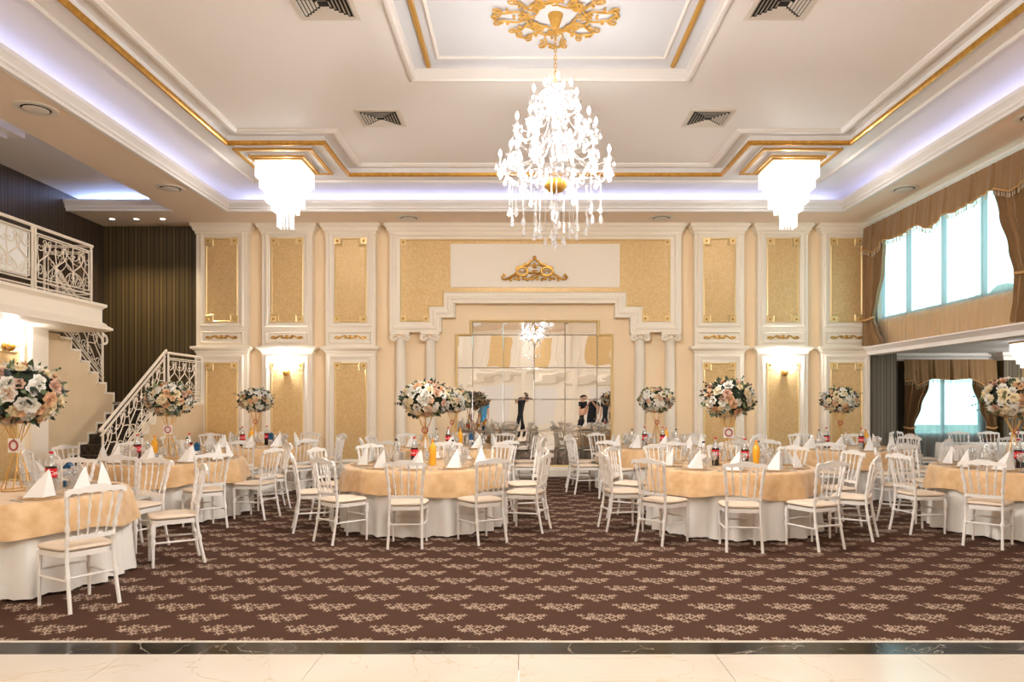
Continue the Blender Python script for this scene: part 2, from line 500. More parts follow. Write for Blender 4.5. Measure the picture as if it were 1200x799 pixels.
# ================================================================== FLOOR
YW, YF = 14.68, 14.48
KW = 58.0
WX = lambda px: (px-612)/KW
WZ = lambda py: EYE+(469-py)/KW
struct(MB().box(-9.0, 14.2, 4.617, 17.0, -0.1, 0.0).build('floor_carpet', M['carpet'], smooth=False), 'brown carpet with rows of beige flower clusters', 'carpet')
struct(MB().box(-9.0, 14.2, 4.585, 4.617, -0.1, 0.003).build('trim_carpet_edge', M['marble'], smooth=False))
struct(MB().box(-9.0, 14.2, 4.375, 4.585, -0.1, 0.0).build('floor_strip', M['blackmarble'], smooth=False))
def tiles():
    mb = MB()
    for i in range(-8, 13):
        for j in range(7):
            mb.box(i*1.2-0.02, i*1.2+1.177, 4.375-1.2*(j+1)+0.003, 4.375-1.2*j-(0.003 if j else 0), -0.1, 0.0)
    return mb
struct(tiles().build('floor_marble', M['marble'], smooth=False), 'polished cream marble floor', 'floor')

# ================================================================== CEILING
SO = 5.12                      # soffit height
LIP = [(-5.55,-2.0),(6.05,-2.0),(6.05,13.5),(-5.55,13.5)]
def soffit():
    mb = MB()
    mb.box(-6.6, -5.57, -4.2, 14.75, SO, SO+0.06)
    mb.box(6.07, 7.15, -4.2, 14.75, SO, SO+0.06)
    mb.box(-5.57, 6.07, 13.52, 14.75, SO, SO+0.06)
    mb.box(-5.57, 6.07, -4.2, -2.02, SO, SO+0.06)
    mb.box(-8.75, -6.6, 13.52, 14.75, SO, SO+0.06)
    mb.box(-6.6, -6.5, -4.2, 13.52, SO+0.06, 5.5)
    mb.box(6.95, 7.15, -4.2, 14.75, SO+0.06, 5.5)
    mb.box(-8.75, 7.15, 14.55, 14.75, SO+0.06, 5.5)
    mb.box(-6.6, 7.15, -4.2, -4.0, SO+0.06, 5.5)
    return mb
struct(soffit().build('ceiling_soffit', M['soffit'], smooth=False), 'flat soffit running round the recessed ceiling', 'ceiling')
mp3 = lambda x, y, h: (x, y, h)
lip_prof = [(-0.06,SO-0.012),(0.0,SO-0.012),(0.0,SO+0.03),(0.025,SO+0.045),(0.025,SO+0.075),(0.06,SO+0.12),(0.075,SO+0.135),(0.075,SO+0.19),(-0.06,SO+0.19)]
struct(MB().sweep(LIP, lip_prof, mp3).build('trim_cove_lip', M['mould'], angle=25), 'white cornice lip hiding the cove lighting', 'cornice')
ZC = 5.5
GOLD = [(-4.55,-1.0),(5.05,-1.0),(5.05,11.02),(3.50,11.02),(3.50,12.57),(-3.05,12.57),(-3.05,11.02),(-4.55,11.02)]
def cove_ceiling():
    mb = MB(); t = 5.62
    mb.box(-6.5, -4.55, -4.0, 14.55, ZC, t); mb.box(5.05, 6.95, -4.0, 14.55, ZC, t)
    mb.box(-4.55, 5.05, 12.57, 14.55, ZC, t); mb.box(-4.55, 5.05, -4.0, -1.0, ZC, t)
    mb.box(-4.55, -3.05, 11.02, 12.57, ZC, t); mb.box(3.50, 5.05, 11.02, 12.57, ZC, t)
    return mb
struct(cove_ceiling().build('ceiling_cove', M['ceilw'], smooth=False), 'pale cove ceiling washed by blue light', 'ceiling')
ZM = 5.6
PX0, PX1, PY0, PY1 = -1.37, 2.08, 6.35, 9.05
def main_ceiling():
    mb = MB(); a, b, c, d = -4.7, 5.2, -1.2, 12.7
    mb.box(a, PX0, c, d, ZM+0.021, ZM+0.06); mb.box(PX1, b, c, d, ZM+0.021, ZM+0.06)
    mb.box(PX0, PX1, c, PY0, ZM+0.021, ZM+0.06); mb.box(PX0, PX1, PY1, d, ZM+0.021, ZM+0.06)
    return mb
struct(main_ceiling().build('ceiling', M['ceil'], smooth=False), 'cream recessed main ceiling', 'ceiling')
# mouldings of the recess: plain outer bead, gilded bead, inner bead
OUT = [(-4.9,-1.35),(5.4,-1.35),(5.4,12.95),(-4.9,12.95)]
bead = lambda w, d, z: [(0,z+0.01),(0,z-d*0.4),(w*0.25,z-d),(w*0.7,z-d),(w,z-d*0.4),(w,z+0.01)]
struct(MB().sweep(OUT, bead(0.07,0.035,ZC), mp3).build('trim_cove_bead', M['mould'], angle=25))
gold_prof = [(-0.03,ZC+0.01),(-0.03,ZC-0.015),(-0.01,ZC-0.03),(0.015,ZC-0.03),(0.03,ZC-0.01),(0.035,ZC+0.03),(-0.02,ZC+0.03)]
struct(MB().sweep(GOLD, gold_prof, mp3).build('trim_gilded_bead', M['gold'], angle=25), 'gilded moulding stepping round the recessed ceiling', 'moulding')
inner_prof = [(0.16,ZM+0.03),(0.16,ZM-0.01),(0.20,ZM-0.03),(0.24,ZM-0.03),(0.28,ZM),(0.28,ZM+0.03)]
struct(MB().sweep(GOLD, inner_prof, mp3).build('trim_ceiling_bead', M['mould'], angle=25))
# central panel
PAN = [(PX0,PY0),(PX1,PY0),(PX1,PY1),(PX0,PY1)]
struct(MB().box(PX0-0.1, PX1+0.1, PY0-0.1, PY1+0.1, ZM+0.13, ZM+0.16).build('ceiling_panel', M['panel'], smooth=False), 'raised white panel around the chandelier', 'ceiling panel')
struct(MB().sweep(PAN, [(-0.06,ZM+0.03),(-0.06,ZM),(-0.03,ZM-0.02),(0.0,ZM-0.02),(0.02,ZM),(0.02,ZM+0.14),(-0.06,ZM+0.14)], mp3).build('trim_panel_rim', M['mould'], angle=25))
IN = [(PX0+0.32,PY0+0.3),(PX1-0.32,PY0+0.3),(PX1-0.32,PY1-0.3),(PX0+0.32,PY1-0.3)]
struct(MB().sweep(IN, [(0,ZM+0.135),(0,ZM+0.115),(0.02,ZM+0.105),(0.045,ZM+0.115),(0.045,ZM+0.135)], mp3).build('trim_panel_bead', M['mould'], angle=25))
for sx in (PX0+0.17, PX1-0.23):
    mb = MB()
    mb.prism([(0,0),(0.06,0),(0.06,-0.02),(0.045,-0.035),(0.015,-0.035),(0,-0.02)], PY0+0.06, PY1-0.1, lambda a, b, t, sx=sx: (sx+a, t, ZM+0.13+b))
    struct(mb.build('trim_panel_gilding', M['goldflat'], angle=30))
# platforms for the corner lights
for cx, w in ((-3.87, 0.6), (4.35, 0.6)):
    mb = MB(); cy = 11.72
    mb.box(cx-w, cx+w, cy-w, cy+w, ZC-0.06, ZC)
    mb.box(cx-0.42, cx+0.42, cy-0.42, cy+0.42, ZC-0.11, ZC-0.06)
    o = struct(mb.build('trim_light_platform', M['ceilw'], smooth=False), 'stepped ceiling block above a square crystal light', 'ceiling block')
    for hw, z in ((w, ZC-0.06), (0.42, ZC-0.11)):
        sq = [(cx-hw,cy-hw),(cx+hw,cy-hw),(cx+hw,cy+hw),(cx-hw,cy+hw)]
        MB().sweep(sq, [(-0.02,z+0.02),(-0.02,z-0.015),(0.035,z-0.015),(0.035,z+0.02)], mp3).build('gilded_edge', M['goldflat'], o, smooth=False)
# ceiling of the balcony side, with its own cove
def side_recess():
    mb = MB()
    mb.box(-8.75, -6.6, -4.2, 14.55, 5.44, 5.5)
    mb.box(-8.45, -7.25, 9.1, 10.45, 5.36, 5.44); mb.box(-8.3, -7.4, 9.25, 10.3, 5.30, 5.36)
    return mb
struct(side_recess().build('ceiling_balcony', M['ceil'], smooth=False), 'recessed ceiling over the balcony', 'ceiling')
lp = [(-6.6,13.5),(-8.6,13.5)]
struct(MB().sweep(lp, [(0.03,SO-0.01),(0.03,SO+0.03),(0.06,SO+0.05),(0.06,SO+0.09),(0.11,SO+0.15),(0.11,SO+0.19),(-0.03,SO+0.19),(-0.03,SO-0.01)], mp3, closed=False).build('trim_balcony_cove', M['mould'], angle=25))

# ================================================================== WALLS
struct(MB().box(-6.6, 7.1, YW, YW+0.1, 0, 5.12).build('wall_back', M['wall'], smooth=False), 'peach back wall behind the pilasters', 'wall')
struct(MB().box(-8.75, -6.6, YW+0.02, YW+0.1, 0, 5.12).build('wall_stair', M['stripex'], smooth=False), 'dark striped wall behind the staircase', 'wall')
struct(MB().box(-8.72, -8.58, -4.1, YW+0.05, 0, 5.44).build('wall_left', M['stripey'], smooth=False), 'dark striped side wall of the balcony', 'wall')
struct(MB().box(-8.75, 14.2, -4.2, -4.0, 0, 5.5).build('wall_front', M['pier'], smooth=False))
mw = lambda x, z, h: (x, YF-h, z)
def rect(x0, x1, z0, z1): return [(x0,z0),(x1,z0),(x1,z1),(x0,z1)]
def notched(x0, x1, z0, z1, n, m=None):
    m = m or n
    return [(x0+n,z0),(x1-n,z0),(x1-n,z0+m),(x1,z0+m),(x1,z1-m),(x1-n,z1-m),(x1-n,z1),(x0+n,z1),(x0+n,z1-m),(x0,z1-m),(x0,z0+m),(x0+n,z0+m)]
FRAME = [(0,0),(0,0.02),(0.02,0.035),(0.045,0.03),(0.06,0.015),(0.075,0.015),(0.09,0.0)]
GFR = [(-0.005,0),(-0.005,0.018),(0.012,0.026),(0.03,0.012),(0.03,0)]
def ornament(w, h, mp, r=0.017):
    mb = MB()
    for s in (-1, 1):
        scroll(mb, S_LO, s*w*0.30, 0, h*0.9, w*0.36, mp, r, pi/2+0.12*s, flipx=(s < 0))
        scroll(mb, C_LO, s*w*0.10, h*0.05, h*0.7, w*0.20, mp, r, pi/2, flipx=True)
        scroll(mb, C_LO, s*w*0.44, -h*0.05, h*0.5, w*0.14, mp, r*0.8, pi/2)
    p = mp(0, 0); mb.ball(p, (h*0.2, 0.02, h*0.3), 8, 5)
    return mb
def corner_block(parent, x, z, s, yf):
    mb = MB(); mb.box(x-s/2, x+s/2, yf-0.03, yf, z-s/2, z+s/2)
    b = mb.build('corner_block', M['goldtrim'], parent, smooth=False)
    m2 = MB(); m2.ball((x, yf-0.03, z), (s*0.2, 0.02, s*0.2), 8, 5); m2.build('rosette', M['gold'], b)
def gold_panel(parent, x0, x1, z0, z1, yf, top=True, bottom=True):
    mpw = lambda x, z, h: (x, yf-h, z)
    n = 0.13
    MB().prism(notched(x0, x1, z0, z1, n), 0.0, 0.006, mpw).build('gold_panel', M['damask'], parent, smooth=False)
    MB().sweep(notched(x0, x1, z0, z1, n), GFR, mpw).build('gold_border', M['goldtrim'], parent, angle=30)
    for x in (x0+n/2-0.01, x1-n/2+0.01):
        for z in ((z1-n/2+0.01,) if top else ()) + ((z0+n/2-0.01,) if bottom else ()):
            corner_block(parent, x, z, n, yf)
CROWN = [(0,4.90),(0.018,4.91),(0.018,4.95),(0.05,4.98),(0.065,5.03),(0.10,5.06),(0.10,5.118),(0,5.118)]
MIDC = [(0,2.50),(0.02,2.515),(0.02,2.54),(0.06,2.575),(0.09,2.59),(0.09,2.635),(0.0,2.65)]
BASE = [(0,0),(0.05,0),(0.05,0.19),(0.03,0.22),(0.015,0.25),(0,0.25)]
def pilaster(k, a, b, where, sconce=False):
    x0, x1 = WX(a), WX(b)
    t = struct(thing('trim_%d' % k, 'white pilaster with gilded damask panels ' + where, 'pilaster'))
    body = MB().box(x0, x1, YF, YW-0.002, 0, 5.118).build('pilaster_body', M['pier'], t, smooth=False)
    path = [(x1,YW-0.005),(x1,YF),(x0,YF),(x0,YW-0.005)]
    MB().sweep(path, CROWN, mp3, closed=False).build('crown_moulding', M['pier'], t, angle=25)
    MB().sweep(path, MIDC, mp3, closed=False).build('cornice_moulding', M['pier'], t, angle=25)
    MB().sweep(path, BASE, mp3, closed=False).build('base_moulding', M['pier'], t, angle=25)
    c = (x0+x1)/2; hw = 25.5/KW; gw = 18.6/KW
    MB().sweep(rect(c-hw, c+hw, WZ(383), WZ(272)), FRAME, mw).build('panel_frame', M['pier'], t, angle=25)
    gold_panel(t, c-gw, c+gw, WZ(377.3), WZ(279.3), YF)
    MB().sweep(rect(c-hw, c+hw, WZ(402.5), WZ(388)), [(0,0),(0,0.018),(0.02,0.028),(0.035,0.012),(0.05,0)], mw).build('plaque_frame', M['pier'], t, angle=25)
    zc = WZ(395)
    ornament(36/KW, 8.5/KW, lambda u, v: (c+u, YF-0.012, zc+v)).build('scroll_ornament', M['gold'], t)
    MB().sweep(rect(c-hw, c+hw, 0.28, WZ(416)), FRAME, mw).build('panel_frame', M['pier'], t, angle=25)
    gold_panel(t, c-gw, c+gw, WZ(541), WZ(425), YF)
    return t
pilaster(1, 230, 290, 'beside the staircase landing')
pilaster(2, 307, 366, 'with a lit sconce, between two plain ones on the stair side', True)
pilaster(3, 382, 440, 'next to the columns on the stair side')
pilaster(4, 814, 872, 'next to the columns on the window side')
pilaster(5, 888, 947, 'with a lit sconce, on the window side', True)
pilaster(6, 964, 1019.5, 'in the corner under the curtained window')
for n, (a, b) in enumerate(((290,307),(366,382),(440,814),(872,888),(947,964))):
    struct(MB().sweep([(WX(b),YW),(WX(a),YW)], [(0,0),(0.03,0),(0.03,0.2),(0.015,0.23),(0,0.23)] if b-a < 50 else [(0,0),(0.12,0),(0.12,0.13),(0.07,0.17),(0.06,0.2),(0,0.2)], mp3, closed=False).build('baseboard_%d' % (n+1), M['pier'], angle=25))
# centre piece over the mirror
Z6 = lambda x, y: (WX(430+x/3.0), WZ(260+y/3.0))
def centre_piece():
    t = struct(thing('trim_7', 'stepped white and gold overmantel above the mirror', 'wall panel'))
    o = [(80,388),(262,388),(262,336),(310,336),(310,286),(872,286),(872,336),(925,336),(925,388),(1105,388)]
    poly = [Z6(*p) for p in o]; top = 5.118
    poly = poly + [(poly[-1][0], top), (poly[0][0], top)]
    MB().prism(poly, 0.0, YW-0.003-YF, lambda a, b, t_: (a, YF+t_, b)).build('panel_body', M['pier'], t, smooth=False)
    x0, x1 = poly[0][0], poly[9][0]
    MB().sweep([(x1,YW-0.005),(x1,YF),(x0,YF),(x0,YW-0.005)], CROWN, mp3, closed=False).build('crown_moulding', M['pier'], t, angle=25)
    g = [Z6(*p) for p in [(118,350),(218,350),(218,297),(270,297),(270,246),(912,246),(912,297),(968,297),(968,350),(1066,350),(1066,62),(118,62)]]
    MB().prism(g, 0.0, 0.006, mw).build('gold_field', M['damask'], t, smooth=False)
    MB().sweep(g, GFR, mw).build('gold_border', M['goldtrim'], t, angle=30)
    f = [Z6(*p) for p in [(96,372),(240,372),(240,318),(290,318),(290,268),(892,268),(892,318),(946,318),(946,372),(1088,372),(1088,44),(96,44)]]
    MB().sweep(f, [(-0.035,0),(-0.035,0.02),(-0.01,0.035),(0.02,0.03),(0.035,0.012),(0.05,0.0)], mw).build('stepped_frame', M['pier'], t, angle=25)
    lo = [Z6(*p) for p in o]
    MB().sweep(lo, [(0.0,0.0),(0.0,0.03),(0.02,0.03),(0.045,0.0)], mw, closed=False).build('lower_moulding', M['pier'], t, angle=25)
    a, b = Z6(294, 230), Z6(888, 78)
    MB().prism(rect(a[0], b[0], a[1], b[1]), 0.0, 0.025, mw).build('plaque', M['pier'], t, smooth=False)
    a, b = Z6(270, 247), Z6(911, 231)
    MB().prism(rect(a[0], b[0], a[1], b[1]), 0.0, 0.03, mw).build('gold_band', M['damask'], t, smooth=False)
    for (x, y) in ((128,72),(1056,72),(128,340),(208,340),(978,340),(1056,340)):
        p = Z6(x, y); corner_block(t, p[0], p[1], 0.12, YF)
    return t
centre_piece()
# gilded crest on the plaque
def crest():
    c = Z6(589, 205); W = 76/KW; H = 27/KW; y = YF-0.055
    mp = lambda u, v: (c[0]+u*W, y, c[1]+v*H)
    mb = MB()
    for s in (-1, 1):
        scroll(mb, S_SC, s*0.37, 0.12, 0.55, 0.26, mp, 0.026, pi/2+0.05*s, flipx=(s < 0))
        ring = [mp(s*0.19+0.085*cos(2*pi*i/20), 0.36+0.17*sin(2*pi*i/20)) for i in range(20)]
        mb.tube(ring, 0.022, 6, closed=True)
        scroll(mb, C_SC, s*0.19, 0.36, 0.18, 0.09, mp, 0.014, pi/2, flipx=(s < 0))
        slope = [mp(s*u, v) for (u, v) in ((0.02,0.84),(0.06,0.80),(0.09,0.70),(0.15,0.66),(0.20,0.57),(0.26,0.54),(0.285,0.46))]
        mb.tube(slope, [0.018,0.026,0.020,0.027,0.020,0.026,0.016], 6)
        scroll(mb, C_SC, s*0.055, 0.46, 0.30, 0.34, mp, 0.022, 0, flipx=(s < 0))
        scroll(mb, C_SC, s*0.07, 0.12, 0.34, 0.24, mp, 0.022, pi/2, flipx=(s < 0))
        for (u, v, q) in ((0.47,0.22,.028),(0.42,0.04,.028),(0.36,0.0,.032),(0.30,0.06,.034),(0.24,0.02,.034),(0.17,0.06,.036),(0.11,0.0,.032),(0.04,0.04,.034),(0.30,0.26,.026),(0.09,0.62,.024)):
            p = mp(s*u, v); mb.ball(p, (q,q*0.8,q), 7, 5)
    p = mp(0, 0.94); mb.ball(p, (0.04,0.03,0.05), 8, 6)
    p = mp(0, 0.62); mb.ball(p, (0.022,0.022,0.07), 8, 6)
    o = mb.build('crest_ornament', M['gold'])
    tag(o, 'gilded scrollwork crest fixed to the white plaque over the mirror', 'ornament')
crest()
# ionic columns
def column(px, label):
    x = WX(px); y = 14.56
    t = struct(thing('trim_column', label, 'column', (x, y, 0)))
    MB().lathe([(0.15,0.0),(0.15,0.22),(0.155,0.24),(0.155,0.29),(0.125,0.31),(0.14,0.335),(0.14,0.36),(0.115,0.38)], 24).build('column_base', M['pier'], t)
    MB().lathe([(0.108,0.38),(0.108,0.8),(0.104,1.6),(0.098,2.72),(0.105,2.735),(0.105,2.755),(0.098,2.77)], 48, flute=0.025, nf=16).build('shaft', M['pier'], t)
    cap = MB(); cap.box(-0.19, 0.19, -0.13, 0.11, 2.885, 2.945); cap.lathe([(0.1,2.76),(0.14,2.80),(0.15,2.84),(0.14,2.89)], 20)
    c = cap.build('capital', M['pier'], t)
    v = MB()
    for s in (-1, 1):
        pts = []; rs = []
        for i in range(30):
            a = i/29*2.6*2*pi; r = 0.075*(1-i/29*0.85)
            pts.append((s*(0.125 + r*sin(a)*1.0), -0.135, 2.815 + r*cos(a))); rs.append(0.014*(1-i/29*0.4))
        v.tube(pts, rs, 6)
    v.tube([(-0.13,-0.135,2.89),(0.13,-0.135,2.89)], 0.012, 6)
    v.build('volute', M['pier'], c)
    g = MB()
    for i in range(-2, 3): g.ball((i*0.035, -0.14, 2.84+0.012*(2-abs(i))), (0.013,0.012,0.022), 7, 5)
    g.build('gilded_leaf', M['gold'], c)
column(469, 'fluted white column, outer of the pair on the stair side of the mirror')
column(504, 'fluted white column, inner of the pair on the stair side of the mirror')
column(750, 'fluted white column, inner of the pair on the window side of the mirror')
column(786, 'fluted white column, outer of the pair on the window side of the mirror')

# mirror made of bevelled tiles in a stepped gilt frame
def mirror():
    K = 840.0/14.66
    MX = lambda px: (px-612)/K
    MZ = lambda py: EYE+(469-py)/K
    t = thing('mirror', 'large tiled wall mirror in a stepped gold frame', 'mirror', (MX(627), 14.66, MZ(545)))
    ox, oz = MX(627), MZ(545)
    mp = lambda x, z, h: (x-ox, -h, z-oz)
    poly = [(533.5,548),(718.5,548),(718.5,391),(702.5,391),(702.5,375),(550.5,375),(550.5,391),(533.5,391)]
    P = [(MX(a), MZ(b)) for a, b in poly]
    MB().sweep(P, [(0,-0.012),(0,0.03),(0.02,0.045),(0.05,0.03),(0.055,-0.012)], mp).build('frame', M['goldtrim'], t, angle=30)
    xs = [536, 554, 590, 626, 662, 699.5, 716]; ys = [376.5, 392.5, 431, 468, 505, 545]
    rnd = random.Random(4)
    for j in range(5):
        for i in range(6):
            if j == 0 and i in (0, 5): continue
            x0, x1, z0, z1 = MX(xs[i])+0.0025, MX(xs[i+1])-0.0025, MZ(ys[j+1])+0.0025, MZ(ys[j])-0.0025
            cx, cz = (x0+x1)/2, (z0+z1)/2; w, h = x1-x0, z1-z0; b = 0.007
            mb = MB()
            v = []
            for (yy, ins) in ((0.0, 0.0), (-0.004, 0.0), (-0.010, b)):
                for (sx, sz) in ((-1,-1),(1,-1),(1,1),(-1,1)):
                    v.append((sx*(w/2-ins), yy, sz*(h/2-ins)))
            f = [(0,1,2,3),(8,11,10,9)]
            for q in (0, 4):
                for e in range(4):
                    f.append((q+e, q+4+e, q+4+(e+1) % 4, q+(e+1) % 4))
            mb.add(v, f)
            o = mb.build('mirror_tile', M['mirror'], t, smooth=False)
            o.location = (cx-ox, 0.008, cz-oz)
            o.rotation_euler = (rnd.uniform(-0.006,0.006), 0, rnd.uniform(-0.008,0.008))
mirror()

# ---------------------------------------------------------------- right wall, with the big window
WRX = 7.02
def wall_right():
    mb = MB()
    mb.box(WRX, WRX+0.15, -4.0, 9.7, 2.62, 5.118); mb.box(WRX, WRX+0.15, 14.15, 14.6, 2.62, 5.118)
    mb.box(WRX, WRX+0.15, 9.7, 14.15, 2.62, 3.12); mb.box(WRX, WRX+0.15, 9.7, 14.15, 4.95, 5.118)
    return mb
struct(wall_right().build('wall_right', M['sill'], smooth=False), 'wall under and around the big upper window', 'wall')
struct(MB().box(WRX-0.06, WRX+0.2, -4.0, 14.47, 2.46, 2.62).build('trim_beam', M['mould'], smooth=False), 'white beam over the opening to the side room', 'beam')
struct(MB().sweep([(WRX-0.06,14.46),(WRX-0.06,-4.0)], [(0,2.53),(0,2.625),(-0.09,2.625),(-0.09,2.60),(-0.06,2.585),(-0.03,2.55)], mp3, closed=False).build('trim_beam_moulding', M['mould'], angle=25))
struct(MB().sweep([(WRX,14.44),(WRX,-4.0)], [(0,5.118),(-0.11,5.118),(-0.11,5.08),(-0.07,5.05),(-0.05,5.01),(-0.015,4.99),(-0.015,4.97),(0,4.97)], mp3, closed=False).build('trim_window_cornice', M['mould'], angle=25))
win = struct(thing('window_1', 'wide upper window behind sheer curtains', 'window', (WRX+0.1, 11.9, 3.12)))
fr = MB()
for y in (9.7, 11.05, 12.1, 13.2, 14.15): fr.box(-0.03, 0.03, y-11.9-0.035, y-11.9+0.035, 0, 1.83)
fr.box(-0.03, 0.03, 9.7-11.9, 14.15-11.9, 0, 0.06); fr.box(-0.03, 0.03, 9.7-11.9, 14.15-11.9, 1.77, 1.83)
fr.build('window_frame', M['alu'], win, smooth=False)
for a, b in ((9.7,11.05),(11.05,12.1),(12.1,13.2),(13.2,14.15)):
    MB().box(-0.004, 0.004, a+0.036-11.9, b-0.036-11.9, 0.061, 1.769).build('pane', M['pane'], win, smooth=False)

# ---------------------------------------------------------------- side room under the window wall
struct(MB().box(WRX+0.2, 14.2, -4.0, 16.5, 2.62, 2.7).build('ceiling_side_room', M['ceilw'], smooth=False), 'white ceiling of the side room', 'ceiling')
SY = 16.3
def wall_side():
    mb = MB()
    mb.box(7.6, 8.75, SY, SY+0.12, 0, 2.62); mb.box(10.45, 11.6, SY, SY+0.12, 0, 2.62); mb.box(13.2, 14.2, SY, SY+0.12, 0, 2.62)
    for a in (8.75, 11.6):
        mb.box(a, a+(1.7 if a < 9 else 1.6), SY, SY+0.12, 0, 0.75); mb.box(a, a+(1.7 if a < 9 else 1.6), SY, SY+0.12, 2.3, 2.62)
    return mb
struct(wall_side().build('wall_side_room', M['stripex'], smooth=False))
struct(MB().box(7.12, 7.6, 14.55, 16.4, 0, 2.62).build('wall_side_return', M['stripeg'], smooth=False), 'grey striped wall end beside the side room', 'wall')
struct(MB().box(10.72, 11.12, 15.95, SY-0.002, 0, 2.62).build('trim_dark_pier', M['stripex'], smooth=False), 'dark striped pier between the side-room windows', 'pier')
struct(MB().sweep([(14.2,SY),(11.12,SY),(11.12,15.95),(10.72,15.95),(10.72,SY),(7.6,SY)], [(0,2.44),(0.03,2.45),(0.05,2.52),(0.1,2.56),(0.1,2.619),(0,2.619)], mp3, closed=False).build('trim_side_cornice', M['mould'], angle=25))
struct(MB().box(14.0, 14.2, -4.0, 5.0, 0, 2.62).box(14.0, 14.2, 5.0, 15.0, 0, 0.6).box(14.0, 14.2, 15.0, 16.4, 0, 2.62).box(14.0, 14.2, 5.0, 15.0, 2.3, 2.62).build('wall_far_side', M['stripey'], smooth=False))  # unseen wall; its wide opening is added to let daylight in
for k, (a, b) in enumerate(((8.75,10.45),(11.6,13.2))):
    w = struct(thing('window_%d' % (k+2), ('side-room window between draped brown curtains', 'side-room window beyond the dark pier')[k], 'window', ((a+b)/2, SY+0.08, 0.75)))
    f = MB(); hw = (b-a)/2
    for x in (-hw, 0, hw): f.box(x-0.03, x+0.03, -0.03, 0.03, 0, 1.55)
    f.box(-hw, hw, -0.03, 0.03, 0, 0.05); f.box(-hw, hw, -0.03, 0.03, 1.5, 1.55)
    f.build('window_frame', M['alu'], w, smooth=False)
    for s in (-1, 1):
        MB().box(min(0, s*hw)+0.031, max(0, s*hw)-0.031, -0.004, 0.004, 0.051, 1.499).build('pane', M['pane'], w, smooth=False)

# ---------------------------------------------------------------- left: wall under the balcony, stairs, balcony
LX = -7.25
lw = struct(thing('wall_balcony', 'cream wall under the balcony with a gold panel bay', 'wall'))
MB().box(LX-0.15, LX, -4.0, 10.5, 0, 2.62).build('wall_face', M['wall'], lw, smooth=False)
MB().box(LX-0.15, LX+0.08, 10.5, 10.85, 0, 2.62).build('end_pilaster', M['pier'], lw, smooth=False)
ml = lambda y, z, h: (LX+h, y, z)
MB().sweep([(9.6,0.3),(10.42,0.3),(10.42,2.4),(9.6,2.4)], FRAME, ml).build('panel_frame', M['pier'], lw, angle=25)
MB().prism(rect(9.72, 10.3, 0.4, 2.25), 0.0, 0.006, ml).build('gold_panel', M['damask'], lw, smooth=False)
MB().sweep(rect(9.72, 10.3, 0.4, 2.25), GFR, ml).build('gold_border', M['goldtrim'], lw, angle=30)
# stair geometry: lower flight climbs away from the camera, landing, upper flight returns to the balcony
NL, RL, TL = 9, 1.47/9, 0.243
Y0S = 13.03-NL*TL; YL = 13.03
NU, RU = 9, (3.04-1.47)/9
def spine_poly():
    p = [(10.86,0.0),(10.86,2.6)]
    k = NU-1
    # down the upper flight's outline
    up = []
    for i in range(NU):
        z = 1.47+RU*(i+1); y = YL-TL*i
        up.append((y, z))
    pts = []
    for i in range(NU-1, -1, -1):
        y, z = up[i]
        z = min(z-0.13, 2.6)
        pts.append((y-TL, z)); pts.append((y, z))
    pts = [q for q in pts if q[0] > 10.9]
    p += pts + [(YL,1.47),(YW,1.47),(YW,0.0)]
    out = [p[0]]
    for q in p[1:]:
        if abs(q[0]-out[-1][0])+abs(q[1]-out[-1][1]) > 1e-4: out.append(q)
    return out
st = struct(thing('stairs', 'staircase of dark patterned treads rising between beige side walls', 'staircase'))
mx = lambda x: (lambda y, z, t: (x+t, y, z))
MB().prism(spine_poly(), -0.12, 0.0, mx(-7.3)).build('spine_wall', M['beige'], st, smooth=False)
sk = MB()
for i in range(NU):
    z = 1.47+RU*(i+1); y = YL-TL*i
    z -= 0.13
    if z < 2.62:
        sk.box(-7.3, -7.285, y-TL-0.03, y, z-0.03, z+0.004); sk.box(-7.3, -7.285, y-0.0, y+0.03, z-RU-0.03, z+0.004)
for i in range(NL):
    z = RL*(i+1); y = Y0S+TL*i
    sk.box(-7.3, -7.285, y, y+TL, z+0.0, z+0.04); sk.box(-7.3, -7.285, y-0.03, y, z-RL, z+0.04)
sk.build('white_skirting', M['pier'], st, smooth=False)
for i in range(NL):
    MB().box(-7.285, -6.52, Y0S+TL*i, Y0S+TL*(i+1)+(0.0 if i < NL-1 else 1.62), 0.0 if i == 0 else RL*i-0.0, RL*(i+1)).build('step', M['steps'], st, smooth=False)
for i in range(NU):
    MB().box(-8.56, -7.425, YL-TL*(i+1), YL-TL*i, 1.47+RU*i-0.12, 1.47+RU*(i+1)).build('step', M['steps'], st, smooth=False)
MB().box(-8.56, -6.52, YL, YW-0.0, 1.3, 1.47).build('landing', M['steps'], st, smooth=False)
def stringer():
    p = [(Y0S,0.0)]
    for i in range(NL):
        p.append((Y0S+TL*i, RL*(i+1)+0.02)); p.append((Y0S+TL*(i+1), RL*(i+1)+0.02))
    p[-1] = (YW-0.01, p[-1][1]); p.append((YW-0.01, 0.0))
    return p
MB().prism(stringer(), 0.0, 0.09, mx(-6.52)).build('stringer_wall', M['beige'], st, smooth=False)
tr = MB()
for i in range(NL):
    z = RL*(i+1)+0.02; y = Y0S+TL*i; e = YW-0.02 if i == NL-1 else y+TL
    tr.box(-6.53, -6.415, y-0.01, e, z-0.035, z+0.012); tr.box(-6.53, -6.415, y-0.012, y+0.025, z-RL, z+0.012)
tr.build('stringer_trim', M['pier'], st, smooth=False)
